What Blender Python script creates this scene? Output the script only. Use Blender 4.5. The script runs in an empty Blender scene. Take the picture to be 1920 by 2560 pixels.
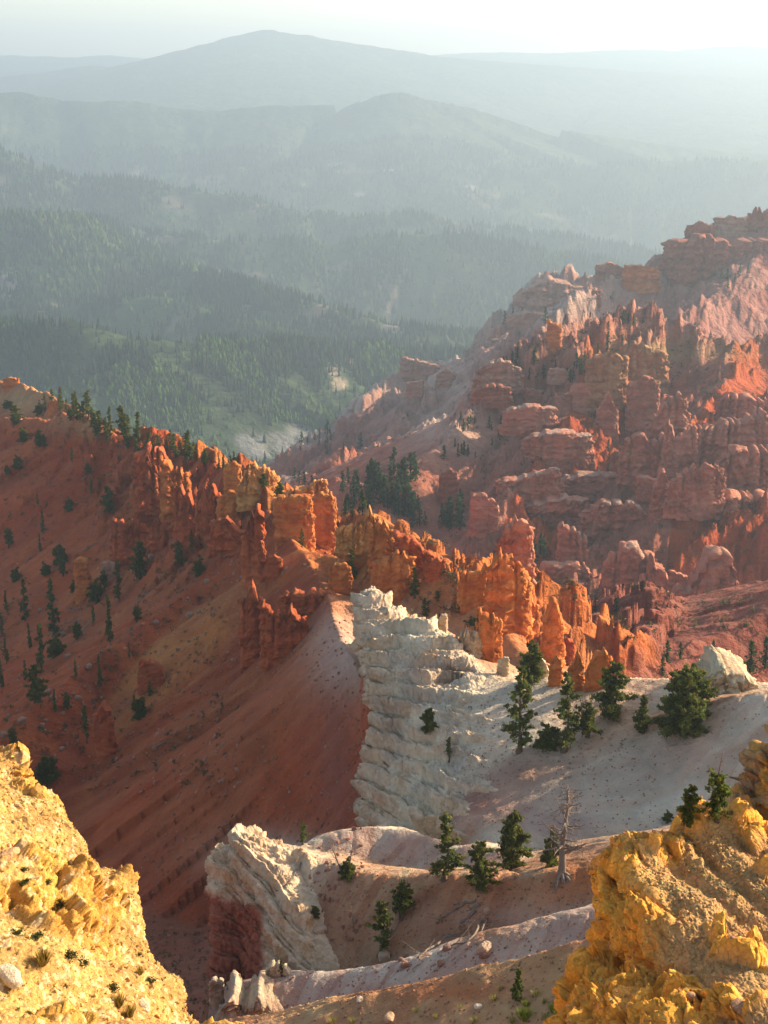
import bpy, math, random
import numpy as np
from mathutils import Vector

# ------------------------------------------------------------------ camera, world, sun, exposure
PW, PH = 1920.0, 2560.0
FPX = 3555.0                       # focal length in photograph pixels (50 mm on a 36 mm tall frame)
PITCH = math.radians(17.3)
SP, CP = math.sin(PITCH), math.cos(PITCH)
C = bpy.context.scene.collection
scn = bpy.context.scene

cam_d = bpy.data.cameras.new('camera')
cam_d.sensor_fit = 'VERTICAL'
cam_d.sensor_height = 36.0
cam_d.sensor_width = 27.0
cam_d.lens = 50.0
cam_d.clip_start = 0.5
cam_d.clip_end = 90000.0
cam = bpy.data.objects.new('camera', cam_d)
C.objects.link(cam)
cam.location = (0, 0, 0)
cam.rotation_euler = (math.radians(90) - PITCH, 0, 0)
scn.camera = cam

SUN_EL, SUN_AZ = math.radians(21.0), math.radians(66.0)   # azimuth clockwise from the view direction (+Y)
SUN_STRENGTH, SKY_STRENGTH, EXPOSURE = 5.0, 0.15, 1.2
w = bpy.data.worlds.new("World")
scn.world = w
w.use_nodes = True
nt = w.node_tree
nt.nodes.clear()
sky = nt.nodes.new('ShaderNodeTexSky')
sky.sky_type = 'NISHITA'
sky.sun_disc = False
sky.sun_elevation = SUN_EL
sky.sun_rotation = SUN_AZ
sky.air_density = 1.0
sky.dust_density = 9.0
sky.ozone_density = 0.4
sky.altitude = 2500
bg = nt.nodes.new('ShaderNodeBackground')
bg.inputs['Strength'].default_value = SKY_STRENGTH
wo = nt.nodes.new('ShaderNodeOutputWorld')
wt = nt.nodes.new('ShaderNodeMix'); wt.data_type = 'RGBA'; wt.blend_type = 'MULTIPLY'; wt.inputs[0].default_value = 1.0
wt.inputs[7].default_value = (1.0, 0.885, 0.76, 1)        # smoke-hazed summer sky: less blue than clear air
nt.links.new(sky.outputs[0], wt.inputs[6])
nt.links.new(wt.outputs[2], bg.inputs[0])
nt.links.new(bg.outputs[0], wo.inputs[0])

sd = bpy.data.lights.new('sun', 'SUN')
sd.energy = SUN_STRENGTH
sd.angle = math.radians(0.5)
sd.color = (1.0, 0.80, 0.56)
so = bpy.data.objects.new('sun', sd)
C.objects.link(so)
SUND = Vector((math.sin(SUN_AZ) * math.cos(SUN_EL), math.cos(SUN_AZ) * math.cos(SUN_EL), math.sin(SUN_EL)))
so.rotation_euler = SUND.to_track_quat('Z', 'Y').to_euler()
so.location = (300, 0, 300)

scn.view_settings.view_transform = 'Standard'
scn.view_settings.look = 'None'
scn.view_settings.gamma = 1.0
scn.view_settings.use_curve_mapping = False
scn.view_settings.exposure = EXPOSURE
scn.render.engine = 'CYCLES'
scn.cycles.volume_bounces = 0
scn.cycles.max_bounces = 5
scn.cycles.diffuse_bounces = 3
scn.cycles.use_denoising = True

# ------------------------------------------------------------------ noise
_rs = np.random.RandomState(7)
T2 = _rs.rand(256, 256).astype(np.float32)
T3 = _rs.rand(64, 64, 64).astype(np.float32)
TJ = _rs.rand(64, 64, 64, 3).astype(np.float32)


def vn2(x, y):
    xi = np.floor(x).astype(np.int64); yi = np.floor(y).astype(np.int64)
    fx = x - xi; fy = y - yi
    fx = fx * fx * (3 - 2 * fx); fy = fy * fy * (3 - 2 * fy)
    x0 = xi & 255; x1 = (xi + 1) & 255; y0 = yi & 255; y1 = (yi + 1) & 255
    a = T2[x0, y0]; b = T2[x1, y0]; c = T2[x0, y1]; d = T2[x1, y1]
    return a + (b - a) * fx + (c - a + (a - b - c + d) * fx) * fy


def fbm2(x, y, o=4, g=0.5):
    s = 0; a = 1; t = 0
    for i in range(o):
        s = s + a * vn2(x, y); t += a; a *= g
        x, y = 1.62 * x - 1.18 * y + 17.3, 1.18 * x + 1.62 * y + 5.1
    return s / t


def ridged2(x, y, o=3, g=0.5):
    s = 0; a = 1; t = 0
    for i in range(o):
        s = s + a * (1 - np.abs(2 * vn2(x, y) - 1)); t += a; a *= g
        x, y = 1.62 * x - 1.18 * y + 11.3, 1.18 * x + 1.62 * y + 3.1
    return s / t


def vn3(x, y, z):
    xi = np.floor(x).astype(np.int64); yi = np.floor(y).astype(np.int64); zi = np.floor(z).astype(np.int64)
    fx = x - xi; fy = y - yi; fz = z - zi
    fx = fx * fx * (3 - 2 * fx); fy = fy * fy * (3 - 2 * fy); fz = fz * fz * (3 - 2 * fz)
    x0 = xi & 63; x1 = (xi + 1) & 63; y0 = yi & 63; y1 = (yi + 1) & 63; z0 = zi & 63; z1 = (zi + 1) & 63
    def L(p, q, f): return p + (q - p) * f
    return L(L(L(T3[x0, y0, z0], T3[x1, y0, z0], fx), L(T3[x0, y1, z0], T3[x1, y1, z0], fx), fy),
             L(L(T3[x0, y0, z1], T3[x1, y0, z1], fx), L(T3[x0, y1, z1], T3[x1, y1, z1], fx), fy), fz)


def fbm3(x, y, z, o=4, g=0.5):
    s = 0; a = 1; t = 0
    for i in range(o):
        s = s + a * vn3(x, y, z); t += a; a *= g
        x, y, z = 1.6 * x - 1.2 * y + 7.7, 1.2 * x + 1.6 * y + 3.3, 2.02 * z + 9.1
    return s / t


def worley3(x, y, z):
    """distance to nearest and to second nearest feature point, and a random value of the nearest cell"""
    xi = np.floor(x).astype(np.int64); yi = np.floor(y).astype(np.int64); zi = np.floor(z).astype(np.int64)
    f1 = np.full(x.shape, 9.0); f2 = np.full(x.shape, 9.0); idv = np.zeros(x.shape)
    for a in (-1, 0, 1):
        for b in (-1, 0, 1):
            for c in (-1, 0, 1):
                i, j, k = (xi + a) & 63, (yi + b) & 63, (zi + c) & 63
                J = TJ[i, j, k]
                d = np.sqrt((xi + a + J[..., 0] - x) ** 2 + (yi + b + J[..., 1] - y) ** 2 + (zi + c + J[..., 2] - z) ** 2)
                near = d < f1
                f2 = np.where(near, f1, np.minimum(f2, d))
                idv = np.where(near, T3[k, i, j], idv)
                f1 = np.where(near, d, f1)
    return f1, f2, idv


TG = (_rs.rand(64, 64, 64, 3).astype(np.float32) - .5) * 2


def facet3(x, y, z):
    """angular relief: every cell is a tilted plane; also the distance to the crack between cells"""
    xi = np.floor(x).astype(np.int64); yi = np.floor(y).astype(np.int64); zi = np.floor(z).astype(np.int64)
    f1 = np.full(x.shape, 9.0); f2 = np.full(x.shape, 9.0); val = np.zeros(x.shape)
    for a in (-1, 0, 1):
        for b in (-1, 0, 1):
            for c in (-1, 0, 1):
                i, j, k = (xi + a) & 63, (yi + b) & 63, (zi + c) & 63
                J = TJ[i, j, k]; g = TG[i, j, k]
                ex, ey, ez = x - (xi + a + J[..., 0]), y - (yi + b + J[..., 1]), z - (zi + c + J[..., 2])
                d = np.sqrt(ex * ex + ey * ey + ez * ez); near = d < f1
                f2 = np.where(near, f1, np.minimum(f2, d))
                val = np.where(near, ex * g[..., 0] + ey * g[..., 1] + ez * g[..., 2] + .5 * g[..., 0], val)
                f1 = np.where(near, d, f1)
    return val, f2 - f1


def sstep(a, b, x):
    t = np.clip((x - a) / (b - a), 0, 1)
    return t * t * (3 - 2 * t)


# ------------------------------------------------------------------ placing: photograph pixel + depth -> world
def P(px, py, D):
    x = (px - 960.0) / FPX; y = (1280.0 - py) / FPX
    Yf = CP + y * SP; Zf = -SP + y * CP
    return np.array([x / Yf * D, D, Zf / Yf * D])


def ray(px, py):
    x = (px - 960.0) / FPX; y = (1280.0 - py) / FPX
    return Vector((x, CP + y * SP, -SP + y * CP)).normalized()


def project(v):
    """world (N,3) -> photograph pixels"""
    v = np.asarray(v, dtype=float)
    zc = v[..., 1] * CP - v[..., 2] * SP
    yc = v[..., 1] * SP + v[..., 2] * CP
    return 960 + FPX * v[..., 0] / zc, 1280 - FPX * yc / zc


# ------------------------------------------------------------------ objects
def link(name, me, mat=None, parent=None, loc=None):
    o = bpy.data.objects.new(name, me)
    C.objects.link(o)
    if mat is not None and me is not None and not me.materials:
        me.materials.append(mat)
    if parent is not None:
        o.parent = parent
    if loc is not None:
        o.location = loc
    return o


def tag(o, label=None, cat=None, group=None, kind=None):
    if label: o['label'] = label
    if cat: o['category'] = cat
    if group: o['group'] = group
    if kind: o['kind'] = kind
    return o


def mesh_np(name, V, F, col=None, smooth=True):
    """V (n,3), F (m,3) or (m,4) or list of such arrays; col (n,3)"""
    if not isinstance(F, (list, tuple)): F = [F]
    F = [f for f in F if len(f)]
    me = bpy.data.meshes.new(name)
    V = np.ascontiguousarray(V, dtype=np.float32)
    me.vertices.add(len(V)); me.vertices.foreach_set('co', V.ravel())
    idx = np.concatenate([f.ravel() for f in F]).astype(np.int32)
    cnt = np.concatenate([np.full(len(f), f.shape[1], dtype=np.int32) for f in F])
    st = np.concatenate([[0], np.cumsum(cnt)[:-1]]).astype(np.int32)
    me.loops.add(len(idx)); me.loops.foreach_set('vertex_index', idx)
    me.polygons.add(len(cnt)); me.polygons.foreach_set('loop_start', st)
    me.polygons.foreach_set('use_smooth', np.full(len(cnt), smooth, dtype=bool))
    me.update(calc_edges=True)
    if col is not None:
        at = me.attributes.new('Col', 'FLOAT_COLOR', 'POINT')
        c4 = np.ones((len(V), 4), dtype=np.float32); c4[:, :3] = col
        at.data.foreach_set('color', c4.ravel())
    me.validate()
    return me


def grid_faces(nr, nc, wrap=False):
    i = np.arange(nr - 1)[:, None]
    j = np.arange(nc if wrap else nc - 1)[None, :]
    j2 = (j + 1) % nc
    a = i * nc + j; b = i * nc + j2; c = (i + 1) * nc + j2; d = (i + 1) * nc + j
    return np.stack([a, b, c, d], -1).reshape(-1, 4)


# ------------------------------------------------------------------ materials
def new_mat(name):
    m = bpy.data.materials.new(name); m.use_nodes = True
    n = m.node_tree; n.nodes.clear()
    out = n.nodes.new('ShaderNodeOutputMaterial')
    b = n.nodes.new('ShaderNodeBsdfPrincipled')
    n.links.new(b.outputs[0], out.inputs[0])
    b.inputs['Roughness'].default_value = 0.95
    b.inputs['Specular IOR Level'].default_value = 0.15
    return m, n, b


def math_node(n, op, a, b=None, c=None):
    x = n.nodes.new('ShaderNodeMath'); x.operation = op
    for i, v in enumerate((a, b, c)):
        if v is None: continue
        if isinstance(v, (int, float)): x.inputs[i].default_value = v
        else: n.links.new(v, x.inputs[i])
    return x.outputs[0]


def rock_mat(name, size, bump=0.6, strata=0.25, mottle=0.35, tint=(1, 1, 1), vertical=0.0, crack=0.0, band=1.0):
    """size: metres of the largest grain of the relief; colour comes from the mesh's own Col attribute, varied here"""
    m, n, b = new_mat(name)
    L = n.links.new
    at = n.nodes.new('ShaderNodeAttribute'); at.attribute_name = 'Col'
    geo = n.nodes.new('ShaderNodeNewGeometry')
    mp = n.nodes.new('ShaderNodeMapping'); mp.inputs['Scale'].default_value = (1 / size,) * 3
    L(geo.outputs['Position'], mp.inputs[0])
    n1 = n.nodes.new('ShaderNodeTexNoise'); n1.inputs['Detail'].default_value = 9; n1.inputs['Roughness'].default_value = 0.62
    n1.inputs['Scale'].default_value = 1.0
    L(mp.outputs[0], n1.inputs[0])
    # flattened coordinates: beds
    mp2 = n.nodes.new('ShaderNodeMapping'); mp2.inputs['Scale'].default_value = (0.12 / size * band, 0.12 / size * band, 1.6 / size * band)
    L(geo.outputs['Position'], mp2.inputs[0])
    n2 = n.nodes.new('ShaderNodeTexNoise'); n2.inputs['Detail'].default_value = 6; n2.inputs['Roughness'].default_value = 0.6
    n2.inputs['Scale'].default_value = 1.0; n2.inputs['Distortion'].default_value = 0.3
    L(mp2.outputs[0], n2.inputs[0])
    v = math_node(n, 'MULTIPLY_ADD', n1.outputs[0], mottle * 2, 1 - mottle)
    v2 = math_node(n, 'MULTIPLY_ADD', n2.outputs[0], strata * 2, 1 - strata)
    v = math_node(n, 'MULTIPLY', v, v2)
    # slow drift of hue: paler and redder patches
    n3 = n.nodes.new('ShaderNodeTexNoise'); n3.inputs['Scale'].default_value = 0.13 / size; n3.inputs['Detail'].default_value = 7
    L(geo.outputs['Position'], n3.inputs[0])
    mx = n.nodes.new('ShaderNodeMix'); mx.data_type = 'RGBA'; mx.blend_type = 'MULTIPLY'
    mx.inputs[0].default_value = 1.0
    cr = n.nodes.new('ShaderNodeValToRGB')
    cr.color_ramp.elements[0].position = 0.3; cr.color_ramp.elements[0].color = (1.0 * tint[0], 0.88 * tint[1], 0.82 * tint[2], 1)
    cr.color_ramp.elements[1].position = 0.7; cr.color_ramp.elements[1].color = (1.0 * tint[0], 1.08 * tint[1], 1.12 * tint[2], 1)
    L(n3.outputs[0], cr.inputs[0])
    L(at.outputs['Color'], mx.inputs[6]); L(cr.outputs[0], mx.inputs[7])
    sc_ = n.nodes.new('ShaderNodeVectorMath'); sc_.operation = 'SCALE'
    L(mx.outputs[2], sc_.inputs[0]); L(v, sc_.inputs['Scale'])
    L(sc_.outputs[0], b.inputs['Base Color'])
    h = math_node(n, 'MULTIPLY_ADD', n2.outputs[0], 0.9 * (strata * 3 + 0.1), n1.outputs[0])
    if vertical > 0:
        mp4 = n.nodes.new('ShaderNodeMapping'); mp4.inputs['Scale'].default_value = (2.2 / size, 2.2 / size, 0.22 / size)
        L(geo.outputs['Position'], mp4.inputs[0])
        n4 = n.nodes.new('ShaderNodeTexNoise'); n4.inputs['Detail'].default_value = 4; n4.inputs['Scale'].default_value = 1.0
        L(mp4.outputs[0], n4.inputs[0])
        h = math_node(n, 'MULTIPLY_ADD', n4.outputs[0], vertical, h)
    if crack > 0:
        vo = n.nodes.new('ShaderNodeTexVoronoi'); vo.feature = 'DISTANCE_TO_EDGE'; vo.inputs['Scale'].default_value = 1.6 / size
        wv = n.nodes.new('ShaderNodeVectorMath'); wv.operation = 'MULTIPLY_ADD'
        L(n1.outputs['Color'], wv.inputs[0]); wv.inputs[1].default_value = (size * .6,) * 3; L(geo.outputs['Position'], wv.inputs[2])
        L(wv.outputs[0], vo.inputs[0])
        ck = math_node(n, 'MINIMUM', vo.outputs['Distance'], 0.06)
        h = math_node(n, 'MULTIPLY_ADD', ck, crack * 8, h)
    bp = n.nodes.new('ShaderNodeBump'); bp.inputs['Strength'].default_value = bump; bp.inputs['Distance'].default_value = size * 0.6
    L(h, bp.inputs['Height']); L(bp.outputs[0], b.inputs['Normal'])
    return m


def leaf_mat(name, col, var=0.5):
    m, n, b = new_mat(name)
    L = n.links.new
    at = n.nodes.new('ShaderNodeAttribute'); at.attribute_name = 'Col'
    geo = n.nodes.new('ShaderNodeNewGeometry')
    n1 = n.nodes.new('ShaderNodeTexNoise'); n1.inputs['Scale'].default_value = 1.3; n1.inputs['Detail'].default_value = 3
    L(geo.outputs['Position'], n1.inputs[0])
    v = math_node(n, 'MULTIPLY_ADD', n1.outputs[0], var * 2, 1 - var)
    rgb = n.nodes.new('ShaderNodeVectorMath'); rgb.operation = 'MULTIPLY'; rgb.inputs[1].default_value = col
    L(at.outputs['Color'], rgb.inputs[0])
    sc_ = n.nodes.new('ShaderNodeVectorMath'); sc_.operation = 'SCALE'
    L(rgb.outputs[0], sc_.inputs[0]); L(v, sc_.inputs['Scale'])
    L(sc_.outputs[0], b.inputs['Base Color'])
    b.inputs['Roughness'].default_value = 0.7
    tr = n.nodes.new('ShaderNodeBsdfTranslucent'); L(sc_.outputs[0], tr.inputs['Color'])
    ms = n.nodes.new('ShaderNodeMixShader'); ms.inputs[0].default_value = 0.42
    out = [q for q in n.nodes if q.type == 'OUTPUT_MATERIAL'][0]
    L(b.outputs[0], ms.inputs[1]); L(tr.outputs[0], ms.inputs[2]); L(ms.outputs[0], out.inputs[0])
    return m
# ------------------------------------------------------------------ haze
def box_mesh(name, x0, x1, y0, y1, z0, z1):
    V = np.array([[x, y, z] for x in (x0, x1) for y in (y0, y1) for z in (z0, z1)], float)
    F = np.array([[0, 1, 3, 2], [4, 6, 7, 5], [0, 4, 5, 1], [2, 3, 7, 6], [0, 2, 6, 4], [1, 5, 7, 3]])
    return mesh_np(name, V, F, smooth=False)
HAZE_DENSITY = 1.0 / 8000
mh = bpy.data.materials.new('haze_air'); mh.use_nodes = True
n = mh.node_tree; n.nodes.clear()
vo = n.nodes.new('ShaderNodeVolumePrincipled')
vo.inputs['Color'].default_value = (0.60, 0.80, 1.0, 1)
vo.inputs['Density'].default_value = HAZE_DENSITY
vo.inputs['Anisotropy'].default_value = 0.42
oo = n.nodes.new('ShaderNodeOutputMaterial'); n.links.new(vo.outputs[0], oo.inputs['Volume'])
haze = link('haze', box_mesh('haze', -19500, 27500, -900, 18600, -1600, 430), mh); tag(haze, kind='stuff')

# ------------------------------------------------------------------ large rock bodies: a skin of control points, bent and broken by real relief
def catmull(A, n):
    """resample array A (k, ...) along axis 0 to n rows with a Catmull-Rom spline"""
    k = len(A); t = np.linspace(0, k - 1, n); i = np.clip(np.floor(t).astype(int), 0, k - 2); f = (t - i).reshape((-1,) + (1,) * (A.ndim - 1))
    p0 = A[np.clip(i - 1, 0, k - 1)]; p1 = A[i]; p2 = A[i + 1]; p3 = A[np.clip(i + 2, 0, k - 1)]
    return 0.5 * (2 * p1 + (p2 - p0) * f + (2 * p0 - 5 * p1 + 4 * p2 - p3) * f ** 2 + (3 * p1 - p0 - 3 * p2 + p3) * f ** 3)


def normals(G):
    du = np.gradient(G, axis=1); dv = np.gradient(G, axis=0)
    N = np.cross(du, dv); N /= np.linalg.norm(N, axis=-1, keepdims=True) + 1e-9
    return N


def skin(ctrl, nr, nc):
    ctrl = np.array(ctrl, float)
    G = catmull(ctrl, nr)
    return catmull(G.transpose(1, 0, 2), nc).transpose(1, 0, 2)


def face_cam(G):
    N = normals(G)
    if (N * -G).sum(-1).mean() < 0: N = -N
    return N


def own_mesh(name, G, col, mat, label, cat, group=None, origin=None):
    o3 = G.reshape(-1, 3)
    if origin is None:
        origin = np.array([o3[:, 0].mean(), o3[:, 1].mean(), o3[:, 2].min()])
    me = mesh_np(name, o3 - origin, grid_faces(G.shape[0], G.shape[1]), col.reshape(-1, 3))
    o = link(name, me, mat, loc=origin)
    return tag(o, label, cat, group)


M_white = rock_mat('white_rock', 1.1, bump=1.0, strata=0.16, mottle=0.22, vertical=0.35, crack=.12)
M_yel = rock_mat('yellow_rubble', 0.22, bump=0.9, strata=0.04, mottle=0.42, crack=.25)
M_yel2 = rock_mat('yellow_ledge', 0.30, bump=0.9, strata=0.06, mottle=0.38, crack=.3)


def ledges(G, N, lam, amp, tilt=(0, 0), wob=1.0, flute=0.3, seed=0.0, mask=1.0):
    """cuts the skin into beds: flat treads, steep fluted risers with a broken lip"""
    G = G.copy()
    X, Y, Z = G[..., 0], G[..., 1], G[..., 2]
    steep = sstep(.10, .55, 1 - np.abs(N[..., 2]))
    b = Z + tilt[0] * X + tilt[1] * Y + wob * lam * .55 * (fbm3(X / lam / 2.6 + seed, Y / lam / 2.6, Z / lam / 5, 4) - .5)
    seg = .30 + .75 * sstep(.35, .54, fbm3(X / lam / 1.3 + seed, Y / lam / 1.3, Z / lam / 1.2, 3))
    seg2 = .2 + .8 * sstep(.40, .58, fbm3(X / lam * 1.2 + seed, Y / lam * 1.2, Z / lam, 3))
    dz = 0; riser = 0
    for l, a, sg, k in ((lam, .92, seg, 0), (lam / 2.6, .80, seg2, 5)):
        q = b / l + seed + k + .22 * (fbm3(X / l * 1.8, Y / l * 1.8, Z * 0 + k, 3) - .5); fr = q - np.floor(q)
        st = sstep(.50, .80, fr)
        dz = dz + a * sg * l * (st - fr) * mask
        riser = riser + sg * (sstep(.44, .60, fr) - sstep(.76, .82, fr)) * (l / lam) ** .5
    G[..., 2] += dz
    out = -N * np.array([1, 1, .2])
    lipd = 0
    for l, sg, k in ((lam, seg, 0), (lam / 2.6, seg2, 5)):
        q = b / l + seed + k; fr = q - np.floor(q)
        lipd = lipd + sg * (l / lam) * (sstep(0, .72, fr) - sstep(.84, .98, fr) - .4)
    # flutes and blocks on the risers, undercut at their foot
    fl = np.abs(2 * fbm3(X / lam * 2.6 + seed, Y / lam * 2.6, Z / lam * 0.30, 4, .62) - 1)
    f1, f2, rid = worley3(X / lam * 3.2 + .5 * fl, Y / lam * 3.2, Z / lam * 1.0)
    d = flute * amp * (fl - .22) * 1.5 * (.35 + riser) * steep
    d = d + amp * .42 * (rid - .5) * (.3 + riser) * steep + amp * .14 * sstep(0, .08, f2 - f1)
    fa, ck = facet3(X / lam * 1.5 + .6 * fl, Y / lam * 1.5, Z / lam * 1.2)
    fb, ck2 = facet3(X / lam * 4.0, Y / lam * 4.0 + .5 * fl, Z / lam * 2.6)
    d = d + amp * (.26 * fa + .14 * fb) + amp * .12 * sstep(0, .06, ck)
    low = fbm3(X / lam / 1.8 + 3, Y / lam / 1.8 + seed, Z / lam / 2.4, 3) - .5
    hi = fbm3(X / lam * 2.4, Y / lam * 2.4 + seed, Z / lam * 2.4, 6, .68) - .5
    d = d + amp * .45 * low + amp * .38 * hi + amp * .35 * riser + amp * 1.25 * lipd * steep
    return G + N * (d * mask)[..., None], riser


def Pw(px, py, D, off=(0, 0, 0)):
    return P(px, py, D) + np.array(off, float)


# white fin: the stepped cliff that faces us below the ridge
top = [(925,1478,201),(962,1500,199),(1005,1535,196),(1075,1566,190),(1140,1600,186),(1205,1652,180),(1300,1700,176)]
r2 = [(904,1565,195),(940,1580,191),(990,1620,187),(1070,1652,182),(1145,1690,177),(1225,1745,171),(1320,1790,165)]
r3 = [(926,1680,189),(960,1690,184),(1005,1730,179),(1080,1760,173),(1150,1795,167),(1235,1835,161),(1330,1860,156)]
r4 = [(946,1800,181),(980,1812,176),(1020,1840,171),(1090,1860,164),(1160,1890,158),(1245,1920,152),(1340,1930,148)]
r5 = [(928,1910,173),(965,1925,168),(1010,1950,162),(1080,1965,156),(1150,1975,150),(1235,1985,146),(1330,1990,142)]
r6 = [(921,2010,166),(960,2020,161),(1005,2035,155),(1085,2035,149),(1130,2035,147),(1180,2030,144),(1240,2020,142)]
r7 = [(925,2085,162),(965,2090,157),(1010,2100,151),(1090,2110,146),(1120,2100,144),(1160,2090,142),(1210,2080,140)]
rowsP = []
for i, r in enumerate([top, r2, r3, r4, r5, r6, r7]):
    pts = [P(*q) for q in r]
    pts[-1] = pts[-1] + np.array([0, 0, -2.2]); pts[-2] = pts[-2] + np.array([0, 0, -.3])
    l = pts[0]
    rowsP.append([l + np.array([3.0, 18, -9]), l + np.array([.4, 7.5, -3])] + pts)
back = [[q + np.array([0, 3.5, -3]) for q in rowsP[0]], [q + np.array([1, 8, -11]) for q in rowsP[0]]][::-1]
foot = [[q + np.array([0, -1.5, -7]) for q in rowsP[-1]]]
FIN1 = skin(back + rowsP + foot, 420, 330)

# lower fin, white over red, at the left end of the near bench
ttop = [(537,2138,127),(560,2122,127),(588,2130,126.5),(592,2088,127),(625,2088,127),(690,2118,126),(735,2122,126),(775,2112,125),(850,2160,123)]
m1 = [(531,2200,124.5),(556,2190,124.5),(588,2200,124),(615,2190,123.5),(660,2180,123),(705,2190,122),(750,2210,121),(790,2220,120),(860,2225,119)]
m2 = [(534,2260,122.5),(560,2262,122.5),(600,2270,122),(640,2275,120.8),(680,2270,119.5),(720,2270,118),(765,2280,117),(810,2285,116.5),(880,2290,115.5)]
m3 = [(536,2320,121.2),(565,2325,121.2),(605,2330,121),(652,2335,118.8),(690,2335,116.7),(735,2335,115.5),(780,2340,114.8),(830,2345,113.5),(900,2345,112.5)]
m4 = [(538,2410,119.5),(570,2405,119.5),(615,2400,119.5),(662,2410,116.5),(700,2420,114.5),(745,2430,113),(800,2430,112),(850,2425,111),(920,2420,110.2)]
rowsP = []
for r in (ttop, m1, m2, m3, m4):
    pts = [P(*q) for q in r]
    pts[-1] = pts[-1] + np.array([0, 0, -1.2]); pts[-2] = pts[-2] + np.array([0, 0, -.4])
    rowsP.append([pts[0] + np.array([3.0, 9, -5]), pts[0] + np.array([.5, 3, -1.2])] + pts)
back = [[q + np.array([0, 1.6, -1.2]) for q in rowsP[0]], [q + np.array([1, 4, -7]) for q in rowsP[0]]][::-1]
foot = [[q + np.array([0, -.5, -4]) for q in rowsP[-1]]]
FIN2 = skin(back + rowsP + foot, 330, 330)

# ------------------------------------------------------------------ foreground: two yellow outcrops right below the viewpoint
sil = [(-60,1862,41),(10,1888,40),(42,1905,39),(60,1935,38),(56,1965,37.5),(92,2002,37),(140,2022,36.5),(156,2062,36),(203,2112,35.2),(222,2165,34.5),(240,2176,34),(300,2182,33.5),(316,2180,33.2),
       (342,2262,32),(358,2350,30.8),(372,2392,30.2),(402,2418,29.8),(450,2448,29),(456,2505,28.4),(472,2548,27.8),(520,2580,27.3),(600,2640,26.5)]
sil = np.array(sil, float)
k = len(sil)
rowsP = []
for i, (px, py, D) in enumerate(sil):
    f = i / (k - 1)
    L = np.array([-430 - 40 * f, py + (px + 400) * (-.42 + .22 * f) + 90, 0.0])
    Dl = D * (0.99 - .28 * f) + .6
    S0 = P(px, py, D); ab = S0[0] / S0[1]
    row = [S0 + np.array([ab * 3.4 - .6, 3.4, -15]), S0 + np.array([ab * 1.8 - .25, 1.8, -3.8]), S0 + np.array([ab * .5 - .02, .5, -.6]), S0]
    for s_ in (.10, .22, .36, .52, .7, 1.0):
        qx_, qy_ = px + (L[0] - px) * s_, py + (L[1] - py) * s_
        row.append(P(qx_, qy_, D + (Dl - D) * s_ - 1.1 * math.sin(min(s_ * 2.2, 1) * math.pi / 2) ))
    rowsP.append(row)
back = [[q + np.array([.2, 3.5, -4]) for q in rowsP[0]]]
front = [[q + np.array([0, -4, -1]) for q in rowsP[-1]]]
G = skin(back + rowsP + front, 560, 430)
Ncam = face_cam(G)
N = Ncam
X, Y, Z = G[..., 0], G[..., 1], G[..., 2]
WB = .9 * (fbm3(X / .5, Y / .5, Z / .5, 4) - .5)
f1, f2, rid = worley3(X / .45 + WB, Y / .45 + WB, Z / .30)
g1, g2, rid2 = worley3(X / .17 + 4, Y / .17, Z / .15)
rim = np.exp(-((np.linspace(0, 1, G.shape[1])[None, :] - .30) / .09) ** 2)
blk = sstep(.52, .60, fbm3(X / 2.6, Y / 2.6, Z / 2.6, 3) + .10 * rim)
fa, ck = facet3(X / .62 + WB * .5, Y / .62, Z / .42); fb, ck2 = facet3(X / .20, Y / .20 + WB * .5, Z / .16); fc, _c = facet3(X / .08, Y / .08, Z / .07)
d = (.24 * fa + .07 * sstep(0, .09, ck)) * (.15 + blk) + .075 * fb * (.5 + .5 * blk) + .026 * fc + (fbm3(X / 2.4, Y / 2.4, Z / 2.4, 3) - .5) * .9 + (fbm3(X / .3, Y / .3, Z / .3, 5, .65) - .5) * .16
led = Z + .5 * (fbm3(X / 1.2, Y / 1.2, Z / 2, 4) - .5); q = led / .9; fr = q - np.floor(q)
d += .22 * (sstep(0, .6, fr) - sstep(.85, 1, fr)) * blk * (0.3 + vn3(np.floor(q) * 2.7, X / 1.1, Y / 1.1))
G = G + N * d[..., None]
t = sstep(.40, .62, fbm3(X / 1.1, Y / 1.1, Z / 1.1 + 7, 5))[..., None]
c = np.array((0.54, 0.34, 0.11)) * (1 - t) + np.array((0.45, 0.265, 0.088)) * t
t = (blk * .75)[..., None]
c = c * (1 - t) + np.array((0.58, 0.31, 0.055)) * t
t = sstep(.8, .9, rid2)[..., None] * .5
c = c * (1 - t) + np.array((0.84, 0.68, 0.42)) * t
fg_left = own_mesh('rock_outcrop', G, c, M_yel, 'sunlit yellow rubble slope in the lower left corner, falling away to the right', 'rock slope')
FGL = G.copy()

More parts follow.
